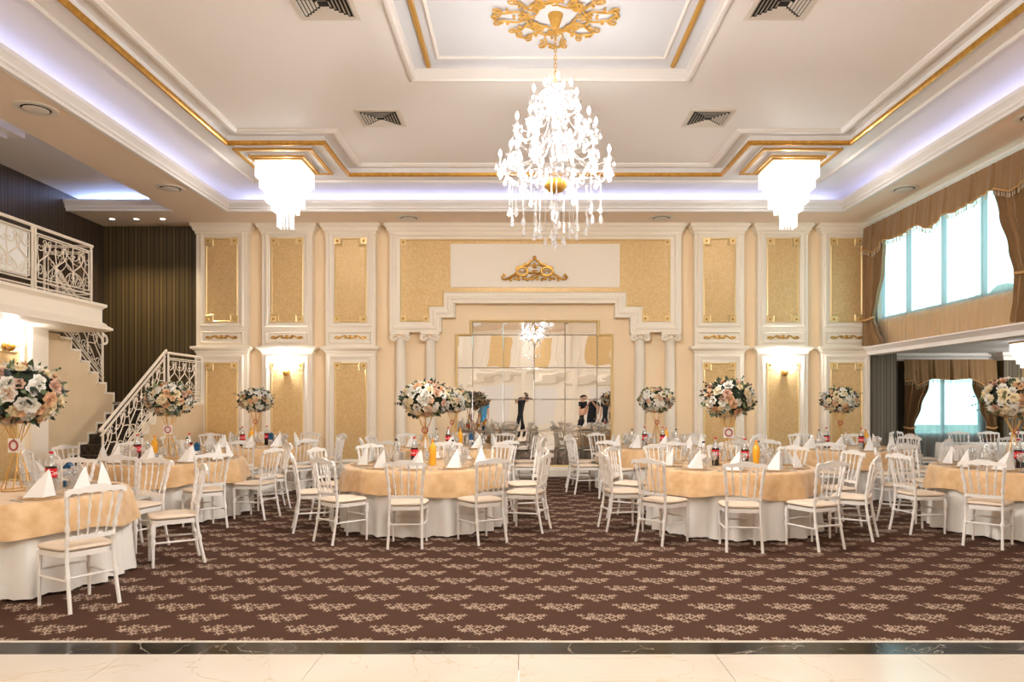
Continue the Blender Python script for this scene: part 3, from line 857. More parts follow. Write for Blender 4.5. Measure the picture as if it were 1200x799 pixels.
# balcony slab
bs = struct(thing('floor_balcony', 'white balcony slab with a moulded edge', 'balcony'))
MB().box(-8.58, -7.43, -4.0, 10.84, 2.72, 3.04).box(-7.43, -6.62, -4.0, 11.3, 2.72, 3.04).build('slab', M['pier'], bs, smooth=False)
MB().sweep([(-6.62,-4.0),(-6.62,11.3),(-7.43,11.3)], [(0,3.06),(-0.05,3.06),(-0.05,3.02),(-0.02,3.0),(0,2.97)], mp3, closed=False).build('edge_moulding', M['pier'], bs, angle=25)
MB().sweep([(-6.62,-4.0),(-6.62,11.3),(-7.43,11.3)], [(0,2.76),(0.0,2.78),(-0.03,2.76),(-0.06,2.72),(-0.11,2.69),(-0.11,2.655),(0.0,2.62),(0.63,2.62),(0.63,2.71)], mp3, closed=False).build('lower_moulding', M['pier'], bs, angle=25)

# ---------------------------------------------------------------- hall end behind the camera (seen in the mirror)
fw = struct(thing('trim_front', 'white and gold panelling of the hall end behind the camera', 'wall panelling'))
mf = lambda x, z, h: (-x, -4.0+h, z)
for k, c in enumerate((-6.0, -3.6, -1.2, 1.2, 3.6, 6.0)):
    MB().sweep(rect(c-0.75, c+0.75, 2.75, 4.75), FRAME, mf).build('panel_frame', M['pier'], fw, angle=25)
    MB().prism(rect(c-0.42, c+0.42, 3.0, 4.5), 0.0, 0.006, mf).build('gold_panel', M['damask'], fw, smooth=False)
    MB().prism(rect(c-1.16, c-0.92, 0, 5.1), 0.0, 0.12, mf).build('pilaster_body', M['pier'], fw, smooth=False)
    MB().prism(rect(c-0.6, c+0.6, 0.35, 2.3), 0.0, 0.02, mf).build('lower_panel', M['mould'], fw, smooth=False)
MB().prism([(0,2.45),(0.08,2.5),(0.12,2.6),(0,2.65)], -7.1, 7.1, lambda a, b, t: (t, -4.0+a, b)).build('cornice_moulding', M['pier'], fw, smooth=False)
# ================================================================== CHAIRS
def smooth_path(ctrl, n):
    """Catmull-Rom through control points (each may carry a radius as 4th number)"""
    out = []
    m = len(ctrl)
    for i in range(m-1):
        p0, p1, p2, p3 = ctrl[max(i-1,0)], ctrl[i], ctrl[i+1], ctrl[min(i+2,m-1)]
        for k in range(n):
            t = k/n
            out.append(tuple(0.5*((2*b)+(-a+c)*t+(2*a-5*b+4*c-d)*t*t+(-a+3*b-3*c+d)*t**3) for a, b, c, d in zip(p0,p1,p2,p3)))
    out.append(tuple(ctrl[-1]))
    return out
def rings(z, base, zs, amp=0.006, w=0.010):
    r = base
    for c in zs:
        r += amp*math.exp(-((z-c)/w)**2)
    return r
def make_chair(cush):
    t = thing('ballroom_chair', None, 'chair')
    CM = M['chair']
    # rear legs run up into the back posts
    for s in (-1, 1):
        path = smooth_path([(s*0.178,-0.265,0.0),(s*0.172,-0.225,0.2),(s*0.168,-0.195,0.42),(s*0.172,-0.212,0.62),(s*0.198,-0.258,0.875)], 11)
        rs = [rings(p[2], 0.0145 if p[2] < 0.45 else 0.0125, (0.235,0.262,0.50,0.527,0.60,0.625,0.70,0.725,0.75,0.80,0.822), 0.0075) for p in path]
        MB().tube(path, rs, 8).build('back_post', CM, t)
        zs = [i*0.0165 for i in range(26)]
        rs = [rings(z, 0.012+0.006*min(1,z/0.4), (0.22,0.245,0.31,0.335,0.365), 0.0075) for z in zs]
        MB().tube([(s*0.182,0.178,z) for z in zs], rs, 8).build('front_leg', CM, t)
    # seat frame and cushion
    def outline(k, ins=0.0):
        pts = []
        for i in range(40):
            a = 2*pi*i/40; ca, sa = cos(a), sin(a)
            e = 0.42
            x = math.copysign(abs(ca)**e, ca); y = math.copysign(abs(sa)**e, sa)
            w = (0.205 + 0.014*y) - ins; d = 0.205 - ins
            pts.append((x*w*k, y*d*k - 0.005))
        return pts
    fr = MB(); o = outline(1, 0.006)
    fr.prism(o, 0.395, 0.437, lambda a, b, h: (a, b, h))
    fr.build('seat_frame', CM, t, angle=50)
    cu = MB(); prof = [(0.90,0.440),(0.985,0.444),(1.02,0.453),(1.01,0.464),(0.94,0.473),(0.75,0.480),(0.4,0.483)]
    b0 = 0; rows = [[(x,y,z) for x, y in outline(k)] for k, z in prof]
    cu.grid(40, len(rows), lambda i, j: rows[j][i], wrap=True)
    cu.f.append(tuple(range(39,-1,-1))); cu.f.append(tuple((len(rows)-1)*40+i for i in range(40)))
    cu.build('cushion', cush, t, angle=70)
    # back: crest rail with a shallow arch and dropped ends, scalloped lower rail, four turned spindles
    def lean(z): return -0.195 - 0.075*max(0,(z-0.42)/0.45)**1.35 if z > 0.42 else -0.195
    top = []
    for i in range(33):
        u = -1+2*i/32; x = 0.222*u
        z = 0.908 + 0.022*math.exp(-(u/0.42)**4) - 0.02*max(0,abs(u)-0.86)/0.14
        top.append((x, z))
    bot = []
    for i in range(33):
        u = 1-2*i/32; x = 0.222*u
        z = 0.862 + 0.012*abs(sin(pi*2.5*u+pi/2))**0.7*(1 if abs(u) < 0.86 else 0) - 0.012*max(0,abs(u)-0.80)/0.2
        bot.append((x, z))
    MB().prism(bot[::-1]+top[::-1], -0.0125, 0.0125, lambda x, z, h: (x, lean(0.88)-0.004+h-0.012*(1-(x/0.222)**2), z)).build('crest_rail', CM, t, angle=35)
    lo = [(0.165*(1-2*i/32), 0.545+0.012*abs(sin(pi*2.5*(1-2*i/32)+pi/2))) for i in range(33)]
    MB().prism([(-0.165,0.522),(0.165,0.522)]+lo, -0.009, 0.009, lambda x, z, h: (x, lean(0.54)+h-0.006, z)).build('lower_rail', CM, t, angle=35)
    for k in range(4):
        u = (k-1.5)/1.5
        zs = [0.548+i*0.0125 for i in range(27)]
        pts = [(u*(0.098+0.03*(z-0.54)/0.33), lean(z)-0.006-0.008*sin(pi*(z-0.54)/0.33), z) for z in zs]
        rs = [rings(z, 0.0075, (0.645,0.665,0.755,0.775), 0.006, 0.008) for z in zs]
        MB().tube(pts, rs, 6).build('spindle', CM, t)
    for s in (-1, 1):
        MB().tube([(s*0.182,0.178,0.225),(s*0.175,-0.02,0.225),(s*0.171,-0.222,0.225)], [0.008,0.0105,0.008], 6).build('side_stretcher', CM, t)
    MB().tube([(-0.182,0.178,0.275),(0,0.178,0.275),(0.182,0.178,0.275)], [0.008,0.0105,0.008], 6).build('front_stretcher', CM, t)
    MB().tube([(-0.171,-0.218,0.25),(0,-0.218,0.25),(0.171,-0.218,0.25)], [0.008,0.0105,0.008], 6).build('rear_stretcher', CM, t)
    return reg(t)

TAB = [  # x, y, seat turn in degrees, phrase, seats left out (by index)
    (-4.54, 6.26, 12, 'round table nearest the balcony wall', (0, 2, 8, 9)),
    (-4.81, 9.72, 8, 'round table before the staircase', (4, 5)),
    (-4.74, 12.65, 14, 'round table by the stair-side sconce', ()),
    (-1.23, 9.00, 0, 'front table on the aisle, stair side', ()),
    (-1.20, 12.40, 2, 'back table beside the mirror, stair side', ()),
    (2.32, 12.40, -2, 'back table beside the mirror, window side', ()),
    (2.56, 8.80, -12, 'front table on the aisle, window side', ()),
    (5.38, 12.00, 5, 'round table by the window-side sconce', ()),
    (6.00, 8.60, -12, 'front table nearest the window wall', ()),
]
def seat_name(k):
    return ('nearest seat', 'near seat, toward the windows', 'window-side seat, nearer one', 'window-side seat, farther one',
            'far seat, toward the windows', 'farthest seat', 'far seat, toward the stairs', 'stair-side seat, farther one',
            'stair-side seat, nearer one', 'near seat, toward the stairs')[k]
chair = make_chair(M['cushion']); first = True
def put_chair(x, y, rz, label, group):
    global first
    if first:
        first = False; chair.location = (x,y,0); chair.rotation_euler = (0,0,rz); chair['label'] = label; chair['group'] = group
        return chair
    return dup(chair, (x,y,0), rz, label, group)
rnd = random.Random(5)
SEATS = []
OVER = {(0,1): 55.5, (0,3): 117, (0,4): 158}
RAD = {(0,1): 1.38}
for ti, (tx, ty, turn, phrase, skip) in enumerate(TAB):
    for k in range(10):
        a = radians(OVER.get((ti, k), 36*k+turn))
        dx, dy = sin(a), -cos(a)          # from table centre to the seat; 0 = toward the camera
        SEATS.append((ti, k, dx, dy))
        if k in skip: continue
        q = RAD.get((ti, k), 1.295+rnd.uniform(-0.01,0.05)); x, y = tx+dx*q, ty+dy*q
        if x > 6.9 and y > 14.0: continue
        rz = atan2(-dy, -dx) - pi/2 + rnd.uniform(-0.1,0.1)
        put_chair(x, y, rz, 'white spindle-back chair, %s, %s' % (seat_name(k), phrase), 'ballroom chairs around the round tables')

# ================================================================== TABLES AND CLOTHS
def make_table():
    t = thing('round_table', None, 'table')
    MB().lathe([(0.94,0.715),(0.945,0.72),(0.945,0.742),(0.94,0.745)], 48).build('tabletop', M['paper'], t)
    for s in (-1, 1):
        for q in (-1, 1):
            MB().tube([(s*0.5,q*0.5,0.0),(s*0.48,q*0.48,0.715)], 0.016, 8).build('leg', M['grey'], t)
    return reg(t)
def cloth(seed):
    r = random.Random(seed); nu = 180
    ph = [r.uniform(0, 2*pi) for _ in range(4)]
    rows = [(0.0,0),(0.6,0),(0.90,0),(0.945,0)]
    pts = []
    prof = [(0.3,0.747,0),(0.7,0.747,0),(0.93,0.747,0),(0.955,0.743,0.03),(0.962,0.72,0.1),(0.967,0.62,0.15),(0.974,0.48,0.40),(0.982,0.30,0.80),(0.99,0.14,1.0),(0.998,0.016,1.1)]
    nf = r.choice((21,23,25))
    def fn(i, j):
        R, z, f = prof[j]; a = 2*pi*i/nu
        w = sin(nf*a+ph[0]+0.9*sin(3*a+ph[1])) + 0.5*sin((nf*0.6//1)*a+ph[2])
        R = R + f*0.040*w
        if j == len(prof)-1: z = 0.014 + 0.010*abs(sin(nf*2.5*a))
        return (R*cos(a), R*sin(a), z)
    mb = MB(); mb.grid(nu, len(prof), fn, wrap=True); mb.f.append(tuple(range(nu-1,-1,-1)))
    return mb.mesh('tablecloth', M['cloth'], True, 60, recalc=False)
def overlay(seed):
    r = random.Random(seed); nu = 160; ph = [r.uniform(0, 2*pi) for _ in range(4)]
    prof = [(0.3,0.751,0),(0.7,0.751,0),(0.945,0.751,0),(0.972,0.7475,0.02),(0.988,0.722,0.2),(1.002,0.64,0.6),(1.018,0.55,0.9),(1.030,0.48,1.1)]
    def fn(i, j):
        R, z, f = prof[j]; a = 2*pi*i/nu
        w = sin(13*a+ph[0]+1.2*sin(2*a+ph[1])) + 0.4*sin(29*a+ph[2])
        R = R + f*0.020*w + 0.012*f
        if j > 4: z -= (0.02*sin(4*a+ph[3])+0.012*sin(7*a+ph[1]))*f
        return (R*cos(a), R*sin(a), z)
    mb = MB(); mb.grid(nu, len(prof), fn, wrap=True); mb.f.append(tuple(range(nu-1,-1,-1)))
    return mb.mesh('table_overlay', M['overlay'], True, 60, recalc=False)
clo = [cloth(s) for s in (1,2,3)]; ove = [overlay(s) for s in (4,5,6)]
table = make_table()
for i, (tx, ty, turn, phrase, skip) in enumerate(TAB):
    l = 'banquet table under its white and gold cloths, ' + phrase
    if i == 0: table.location = (tx,ty,0); table['label'] = l; table['group'] = 'round banquet tables'
    else: dup(table, (tx,ty,0), 0.3*i, l, 'round banquet tables')
    c = link('tablecloth', clo[i % 3], None, (tx,ty,0)); c.rotation_euler = (0,0,0.7*i)
    tag(c, 'white floor-length tablecloth under a gold overlay, ' + phrase, 'tablecloth', 'white floor-length tablecloths')
    c = link('table_overlay', ove[i % 3], None, (tx,ty,0)); c.rotation_euler = (0,0,1.1*i)
    tag(c, 'pale gold jacquard overlay cloth, ' + phrase, 'table overlay', 'gold overlay cloths')
ZT = 0.752

# ================================================================== TABLE SETTINGS
def make_plate():
    t = thing('dinner_plate', None, 'plate')
    MB().lathe([(0.07,0.0),(0.09,0.002),(0.15,0.012),(0.152,0.015),(0.148,0.016),(0.09,0.007),(0.0,0.006)], 32).build('plate_body', M['plate'], t)
    m = MB(); m.tube([(0.151*cos(2*pi*i/36), 0.151*sin(2*pi*i/36), 0.0145) for i in range(36)], 0.0028, 5, closed=True); m.build('gold_rim', M['rodgold'], t)
    return reg(t)
def napkin_mesh():
    # a pleated napkin standing as a tall sail: ridge in front, open fold behind
    mb = MB(); H = 0.22
    base = [(-0.125,0.01),(-0.055,-0.035),(0.0,-0.075),(0.06,-0.03),(0.105,0.02),(0.045,0.03),(0.0,-0.01),(-0.05,0.03)]
    nb = len(base); lv = 7; rows = []
    for j in range(lv):
        t = j/(lv-1); s = (1-t)**0.92; row = []
        for (x, y) in base: row.append((x*s + 0.06*t, y*s + 0.03*t, H*t))
        rows.append(row)
    mb.grid(nb, lv, lambda i, j: rows[j][i], wrap=True)
    mb.f.append(tuple(range(nb-1,-1,-1)))
    return mb.mesh('napkin', M['napkin'], True, 28)
def wine_mesh():
    p = [(0.034,0.0),(0.034,0.003),(0.006,0.008),(0.0045,0.02),(0.0045,0.085),(0.012,0.098),(0.030,0.118),(0.037,0.145),(0.036,0.17),(0.031,0.198),(0.0295,0.198),(0.034,0.17),(0.035,0.145),(0.028,0.12),(0.0,0.104)]
    return MB().lathe(p, 16).mesh('wine_glass', M['glass'])
def tumbler_mesh():
    p = [(0.030,0.0),(0.032,0.004),(0.036,0.12),(0.0345,0.12),(0.030,0.012),(0.0,0.012)]
    return MB().lathe(p, 16).mesh('water_glass', M['glass'])
def knife_mesh():
    mb = MB(); mb.prism([(-0.011,-0.10),(0.011,-0.10),(0.009,0.0),(0.012,0.02),(0.010,0.10),(0.0,0.115),(-0.008,0.10),(-0.008,0.0)], 0.0, 0.004, lambda a, b, h: (a, b, h))
    return mb.mesh('knife', M['grey'], smooth=False)
def fork_mesh():
    mb = MB(); mb.prism([(-0.009,-0.10),(0.009,-0.10),(0.005,0.02),(0.013,0.045),(0.013,0.10),(0.008,0.10),(0.007,0.06),(0.003,0.06),(0.002,0.10),(-0.002,0.10),(-0.003,0.06),(-0.007,0.06),(-0.008,0.10),(-0.013,0.10),(-0.013,0.045),(-0.005,0.02)], 0.0, 0.004, lambda a, b, h: (a, b, h))
    return mb.mesh('fork', M['grey'], smooth=False)
plate = make_plate(); pf = True
NAP, WIN, TUM, KNI, FOR = napkin_mesh(), wine_mesh(), tumbler_mesh(), knife_mesh(), fork_mesh()
rs = random.Random(8)
for (ti, k, dx, dy) in SEATS:
    tx, ty, turn, phrase, skip = TAB[ti]
    rz = atan2(-dy, -dx)-pi/2
    sn = seat_name(k)
    gl = lambda what: '%s, %s, %s' % (what, sn, phrase)
    def at(u, v): return (tx+dx*v-dy*u, ty+dy*v+dx*u)
    x, y = at(0, 0.76)
    if pf: plate.location = (x,y,ZT); plate['label'] = gl('clear gold-rimmed plate'); plate['group'] = 'plates on the round tables'; pf = False
    else: dup(plate, (x,y,ZT), rz, gl('clear gold-rimmed plate'), 'plates on the round tables')
    o = link('napkin', NAP, None, (x,y,ZT+0.0150)); o.rotation_euler = (0,0,rz+rs.uniform(-0.5,0.5))
    tag(o, gl('white folded napkin'), 'napkin', 'standing folded napkins')
    for what, me, u, v in (('wine_glass', WIN, 0.10, 0.54), ('water_glass', TUM, 0.02, 0.50)):
        x, y = at(u+rs.uniform(-.015,.015), v+rs.uniform(-.02,.02))
        o = link(what, me, None, (x,y,ZT))
        tag(o, gl({'wine_glass':'stemmed wine glass','water_glass':'plain tumbler'}[what]), 'glass', {'wine_glass':'wine glasses on the round tables','water_glass':'tumblers on the round tables'}[what])
    for what, me, u in (('fork', FOR, -0.185), ('knife', KNI, 0.185)):
        x, y = at(u, 0.79)
        o = link(what, me, None, (x,y,ZT)); o.rotation_euler = (0,0,rz)
        tag(o, gl('steel '+what), 'cutlery', what+'s beside the plates')

# ================================================================== BOTTLES
def text_mesh(s, size, mat, radius=None, extrude=0.0004):
    cu = bpy.data.curves.new('lettering', 'FONT'); cu.body = s; cu.size = size; cu.align_x = 'CENTER'; cu.align_y = 'CENTER'; cu.extrude = extrude; cu.shear = 0.25; cu.resolution_u = 2
    o = bpy.data.objects.new('lettering', cu); COL.objects.link(o)
    dg = bpy.context.evaluated_depsgraph_get(); dg.update()
    me = bpy.data.meshes.new_from_object(o.evaluated_get(dg))
    bpy.data.objects.remove(o); bpy.data.curves.remove(cu)
    if radius:
        for v in me.vertices:
            a = v.co.x/radius; r = radius+v.co.z
            v.co = Vector((r*sin(a), -r*cos(a), v.co.y))
    me.materials.clear(); me.materials.append(mat)
    return me
def make_bottle(name, body_prof, liquid, label_mat, lz, cap_mat, H, text=None, neckmat=None):
    t = thing(name, None, 'bottle')
    MB().lathe(body_prof, 24).build('bottle_body', liquid, t)
    zc = body_prof[-1][1]; r = body_prof[-1][0]
    if neckmat:
        neck = [(body_prof[-1][0], zc)]+neckmat
        MB().lathe(neck, 20).build('bottle_neck', M['bottleglass'], t); zc = neck[-1][1]; r = neck[-1][0]
    MB().lathe([(r+0.003,zc),(r+0.004,zc+0.004),(r+0.004,zc+0.016),(r+0.002,zc+0.02)], 18).build('cap', cap_mat, t)
    if label_mat:
        R = max(p[0] for p in body_prof)+0.0012
        l = MB(); l.lathe([(R-0.004,lz[0]),(R,lz[0]+0.0005),(R,lz[1]-0.0005),(R-0.004,lz[1])], 28)
        lo = l.build('label', label_mat, t)
        if text:
            o = link('lettering', text_mesh(text, 0.05, M['paper'], R+0.0006), lo, (0,0,(lz[0]+lz[1])/2))
    return reg(t)
cola = make_bottle('cola_bottle', [(0.03,0),(0.042,0.004),(0.045,0.03),(0.041,0.07),(0.045,0.12),(0.046,0.19),(0.045,0.215)], M['cola'], M['red'], (0.115,0.195), M['redcap'], 0.3, 'Coca-Cola', [(0.040,0.24),(0.026,0.275),(0.015,0.305),(0.014,0.325)])
juice = make_bottle('orange_drink_bottle', [(0.03,0),(0.042,0.004),(0.044,0.04),(0.040,0.09),(0.044,0.13),(0.044,0.215),(0.036,0.242),(0.020,0.262),(0.015,0.275),(0.014,0.30)], M['orange'], M['orange'], (0.13,0.19), M['orangecap'], 0.3)
water = make_bottle('water_bottle', [(0.03,0),(0.038,0.004),(0.039,0.05),(0.037,0.1),(0.039,0.16),(0.038,0.2),(0.03,0.235),(0.015,0.27),(0.013,0.285)], M['bottleglass'], M['paper'], (0.10,0.15), M['navy'], 0.3)
def carton_proto():
    t = thing('juice_carton', None, 'carton')
    mb = MB(); mb.box(-0.035,0.035,-0.035,0.035,0.0,0.19)
    mb.prism([(-0.035,0.19),(0.035,0.19),(0.0,0.225)], -0.035, 0.035, lambda a, b, h: (a, h, b)); mb.build('carton_body', M['teal'], t, smooth=False)
    MB().box(-0.036,0.036,-0.0365,-0.0352,0.06,0.10).build('printed_band', M['paper'], t, smooth=False)
    MB().lathe([(0.012,0.0),(0.012,0.016)], 12, (0,-0.022,0.205)).build('cap', M['navy'], t)
    return reg(t)
carton = carton_proto()
used = set()
def put(proto, x, y, rz, label, group):
    if proto.name not in used:
        used.add(proto.name); proto.location = (x,y,ZT); proto.rotation_euler = (0,0,rz); proto['label'] = label; proto['group'] = group
    else: dup(proto, (x,y,ZT), rz, label, group)
BOT = {  # table: (what, dx, dy, distinguishing words)
    0: [('c',.36,.10,''),('k',.34,.38,''),('w',-.26,.12,'')],
    1: [('c',-.30,-.20,'nearer of two'),('c',.20,.20,'farther of two'),('j',-.17,.05,''),('k',.32,.18,''),('w',-.40,.10,'stair-side of two'),('w',.34,-.16,'window-side of two')],
    2: [('c',-.12,-.20,'nearer of two'),('c',.14,.16,'farther of two'),('j',.02,-.16,''),('k',.27,.12,''),('w',-.26,.06,'')],
    3: [('c',-.10,-.16,''),('j',.13,-.20,''),('w',-.38,.14,'stair-side of two'),('w',.36,-.02,'window-side of two')],
    4: [('c',-.06,-.20,''),('j',.12,-.12,''),('k',.30,.25,''),('w',-.30,.15,'')],
    5: [('c',-.18,.05,'stair-side of two'),('c',.06,-.15,'window-side of two'),('j',.20,.16,''),('w',-.42,.0,'stair-side of two'),('w',.33,-.06,'window-side of two')],
    6: [('c',-.16,-.02,'stair-side of two'),('c',.10,-.24,'window-side of two'),('j',.23,-.26,''),('w',-.38,-.18,'stair-side of two'),('w',.33,-.02,'window-side of two')],
    7: [('c',-.28,.02,'stair-side of two'),('c',.18,-.25,'window-side of two'),('j',.28,-.19,''),('k',-.17,.14,''),('w',-.36,.12,'')],
    8: [('c',-.15,-.15,''),('k',-.05,-.02,''),('w',-.35,.15,'')],
}
KD = {'c': (cola, 'cola bottle with a red label', 'cola bottles on the tables'), 'j': (juice, 'orange drink bottle', 'orange drink bottles on the tables'),
      'w': (water, 'clear water bottle', 'water bottles on the tables'), 'k': (carton, 'dark blue drink carton', 'drink cartons on the tables')}
BOFF = ((0.06,0.10),(0.0,0.05),(0.02,0.05),(0.0,0.1),(0.0,0.0),(0.0,0.0),(-0.02,0.05),(-0.04,0.05),(0.0,0.15))
for ti, L in BOT.items():
    for (w, dx, dy, words_) in L:
        p, nm, g = KD[w]
        bx, by = BOFF[ti]; q = sqrt((dx-bx)**2+(dy-by)**2)
        if q < 0.20: dx, dy = bx+(dx-bx)*0.20/q, by+(dy-by)*0.20/q
        put(p, TAB[ti][0]+dx, TAB[ti][1]+dy, rs.uniform(-0.5,0.5), nm+(', '+words_ if words_ else '')+', '+TAB[ti][3], g)
# white cards with a grey mark
def card(ti, dx, dy, label):
    t = thing('tent_card', label, 'card', (TAB[ti][0]+dx, TAB[ti][1]+dy, ZT), 0.1)
    mb = MB(); mb.prism([(-0.045,0),(0.0,0.085),(0.045,0),(0.043,0),(0.0,0.081),(-0.043,0)], -0.085, 0.085, lambda a, b, h: (h, a, b)); mb.build('folded_card', M['paper'], t, smooth=False)
    m = MB()
    sl = lambda u, v: (u, -0.0455+v*0.045/0.085, v)
    for s in (-1, 1): m.tube([sl(s*0.055, 0.006), sl(s*0.03, 0.035), sl(0.0, 0.072)], [0.006,0.008,0.006], 6)
    m.build('printed_mark', M['grey'], t)
card(0, -0.12, -0.34, 'white tent card with a grey peaked mark, table nearest the balcony wall')
card(1, 0.02, -0.34, 'white tent card with a grey peaked mark, table before the staircase')

# ================================================================== BOUQUETS
def rose_mesh(name, mat, seed):
    r = random.Random(seed); mb = MB()
    for ring in range(5):
        n = (3,4,5,6,6)[ring]; R = (0.22,0.42,0.62,0.84,1.0)[ring]; tilt = (0.1,0.35,0.7,1.05,1.35)[ring]; hh = (0.62,0.66,0.62,0.55,0.42)[ring]
        for q in range(n):
            a0 = 2*pi*(q+0.5*(ring % 2))/n + r.uniform(-.15,.15); wd = 2*pi/n*0.72
            def fn(i, j, a0=a0, wd=wd, R=R, tilt=tilt, hh=hh):
                u = (i/3-0.5)*2; v = j/3
                sh = 1-0.30*u*u*v
                rad = 0.10 + (R-0.10)*(v**0.8)*(0.55+0.45*sin(min(1,tilt)))*sh
                if v > 0.9: rad *= 1.06
                a = a0+u*wd*(0.6+0.4*(1-v))
                return (rad*cos(a), rad*sin(a), -0.30+hh*v*sh*(1.0 if ring < 3 else 1-0.35*v))
            mb.grid(4, 4, fn)
    mb.ball((0,0,0.0), (0.17,0.17,0.30), 7, 5); mb.ball((0,0,-0.28), (0.45,0.45,0.22), 8, 5)
    return mb.mesh(name, mat, True, 60, recalc=False)
ROSE = [rose_mesh('rose', M[k], i) for i, k in enumerate(('rosew','rosew','rosec','rosep','roseb'))]
def leaves_mesh(seed):
    r = random.Random(seed); mb = MB()
    for i in range(190):
        z = r.uniform(-0.92,0.98); a = r.uniform(0,2*pi); q = sqrt(max(0,1-z*z)); d = Vector((q*cos(a), q*sin(a), z))
        base = Vector((d.x*0.265, d.y*0.265, d.z*0.195)); L = r.uniform(0.045,0.09); W = L*r.uniform(0.2,0.34)
        dirv = (d + Vector((r.uniform(-1,1), r.uniform(-1,1), r.uniform(-1,1)))*0.75).normalized()
        side = dirv.cross(d); side = side.normalized() if side.length > 1e-3 else Vector((1,0,0))
        up = side.cross(dirv)
        pts = []
        for t, w in ((0,0.1),(0.35,1),(0.7,0.75),(1,0.02)):
            c = base + dirv*L*t - up*0.012*sin(pi*t)
            pts += [c-side*W*w, c+up*0.006*w, c+side*W*w]
        b = len(mb.v); mb.v.extend([tuple(p) for p in pts])
        for j in range(3):
            for k in range(2): mb.f.append((b+j*3+k, b+j*3+k+1, b+j*3+k+4, b+j*3+k+3))
    for i in range(7):      # sprigs that stand off the ball, with berries
        a = r.uniform(0,2*pi); z = r.uniform(-0.4,0.9); q = sqrt(1-z*z); d = Vector((q*cos(a), q*sin(a), z*0.8))
        p0 = d*0.26; p1 = d*r.uniform(0.36,0.42)+Vector((0,0,-0.02))
        mb.tube([p0,(p0+p1)/2+Vector((0,0,.01)),p1], 0.002, 4)
        for q_ in (0.75,1.0): mb.ball(p0+(p1-p0)*q_, 0.010, 6, 4)
    return mb.mesh('leaves', M['leaf'], True, 60, recalc=False)
LEAF = [leaves_mesh(s) for s in (1,2,3)]
def core_mesh():
    return MB().ball((0,0,0), (0.245,0.245,0.175), 14, 9).mesh('foam_core', M['foam'])
CORE = core_mesh()
def stand_mesh():
    mb = MB()
    for k in range(6):
        a = 2*pi*k/6
        P = [(0.125,0.008),(0.075,0.18),(0.022,0.36),(0.022,0.42),(0.06,0.50),(0.10,0.60)]
        pts = smooth_path([(r_*cos(a+z*1.2), r_*sin(a+z*1.2), z) for r_, z in P], 5)
        mb.tube(pts, 0.0048, 6)
    for r_, z in ((0.125,0.0065),(0.026,0.39),(0.10,0.60)):
        mb.tube([(r_*cos(2*pi*i/28), r_*sin(2*pi*i/28), z) for i in range(28)], 0.005, 6, closed=True)
    return mb.mesh('gold_stand', M['rodgold'])
STAND = stand_mesh()
def tag_mesh():
    return MB().box(-0.055,0.055,-0.0015,0.0015,-0.055,0.055).mesh('number_card', M['paper'], smooth=False)
TAGM = tag_mesh()
WREATH = MB().tube([(0.036*cos(2*pi*i/24), -0.006, 0.036*sin(2*pi*i/24)) for i in range(24)], [0.006+0.003*(i % 2) for i in range(24)], 6, closed=True).mesh('printed_wreath', M['wreath'])
BOUQ = [  # size, extra words
    (1.24, 'largest rose bouquet on gold wire'), (1.04, 'peach and white rose bouquet on gold wire'), (0.98, 'white and peach rose bouquet on gold wire'),
    (1.04, 'round cream rose bouquet on gold wire'), (0.98, 'leafy white rose bouquet on gold wire'), (1.0, 'small dark-leaved rose bouquet on gold wire'),
    (1.08, 'loose cream and white bouquet on gold wire'), (0.98, 'dark-leaved white bouquet on gold wire'), (1.12, 'dense cream bouquet on gold wire')]
rb = random.Random(21)
for ti, (sc, words_) in enumerate(BOUQ):
    tx, ty, turn, phrase, skip = TAB[ti]
    off = BOFF[ti]
    t = thing('rose_bouquet', words_+', '+phrase, 'bouquet', (tx+off[0], ty+off[1], ZT), rb.uniform(-0.3,0.3), 'rose bouquets on gold stands')
    s = link('gold_stand', STAND, t); s.scale = (1,1,1.0)
    cz = 0.60+0.205*sc
    c = link('foam_core', CORE, t, (0,0,cz)); c.scale = (sc,sc,sc)
    l = link('leaves', LEAF[ti % 3], t, (0,0,cz)); l.scale = (sc,sc,sc); l.rotation_euler = (0,0,ti*1.3); l['kind'] = 'stuff'
    if ti in (0,1,6):
        k = link('number_card', TAGM, t, (0.0,-0.032,0.40)); link('printed_wreath', WREATH, k); k.scale = (1.15,)*3
    else:
        k = link('hanging_ring', WREATH, t, (0.0,-0.03,0.42))
    n = 116
    for i in range(n):
        z = 1-2*(i+0.5)/n; a = i*2.39996+ti; q = sqrt(1-z*z)
        d = Vector((q*cos(a), q*sin(a), z)) + Vector((rb.uniform(-.16,.16), rb.uniform(-.16,.16), rb.uniform(-.16,.16))); d.normalize()
        if rb.random() < 0.16: continue
        w = rb.random()
        m = 0 if w < 0.44 else 2 if w < 0.72 else 3 if w < (0.93 if ti < 3 else 0.86) else 4
        o = link('rose', ROSE[m], t, (d.x*0.285*sc, d.y*0.285*sc, cz+d.z*0.212*sc))
        o.rotation_mode = 'QUATERNION'; o.rotation_quaternion = d.to_track_quat('Z','Y')
        rr = rb.uniform(0.044,0.070)*sc; o.scale = (rr,rr,rr)

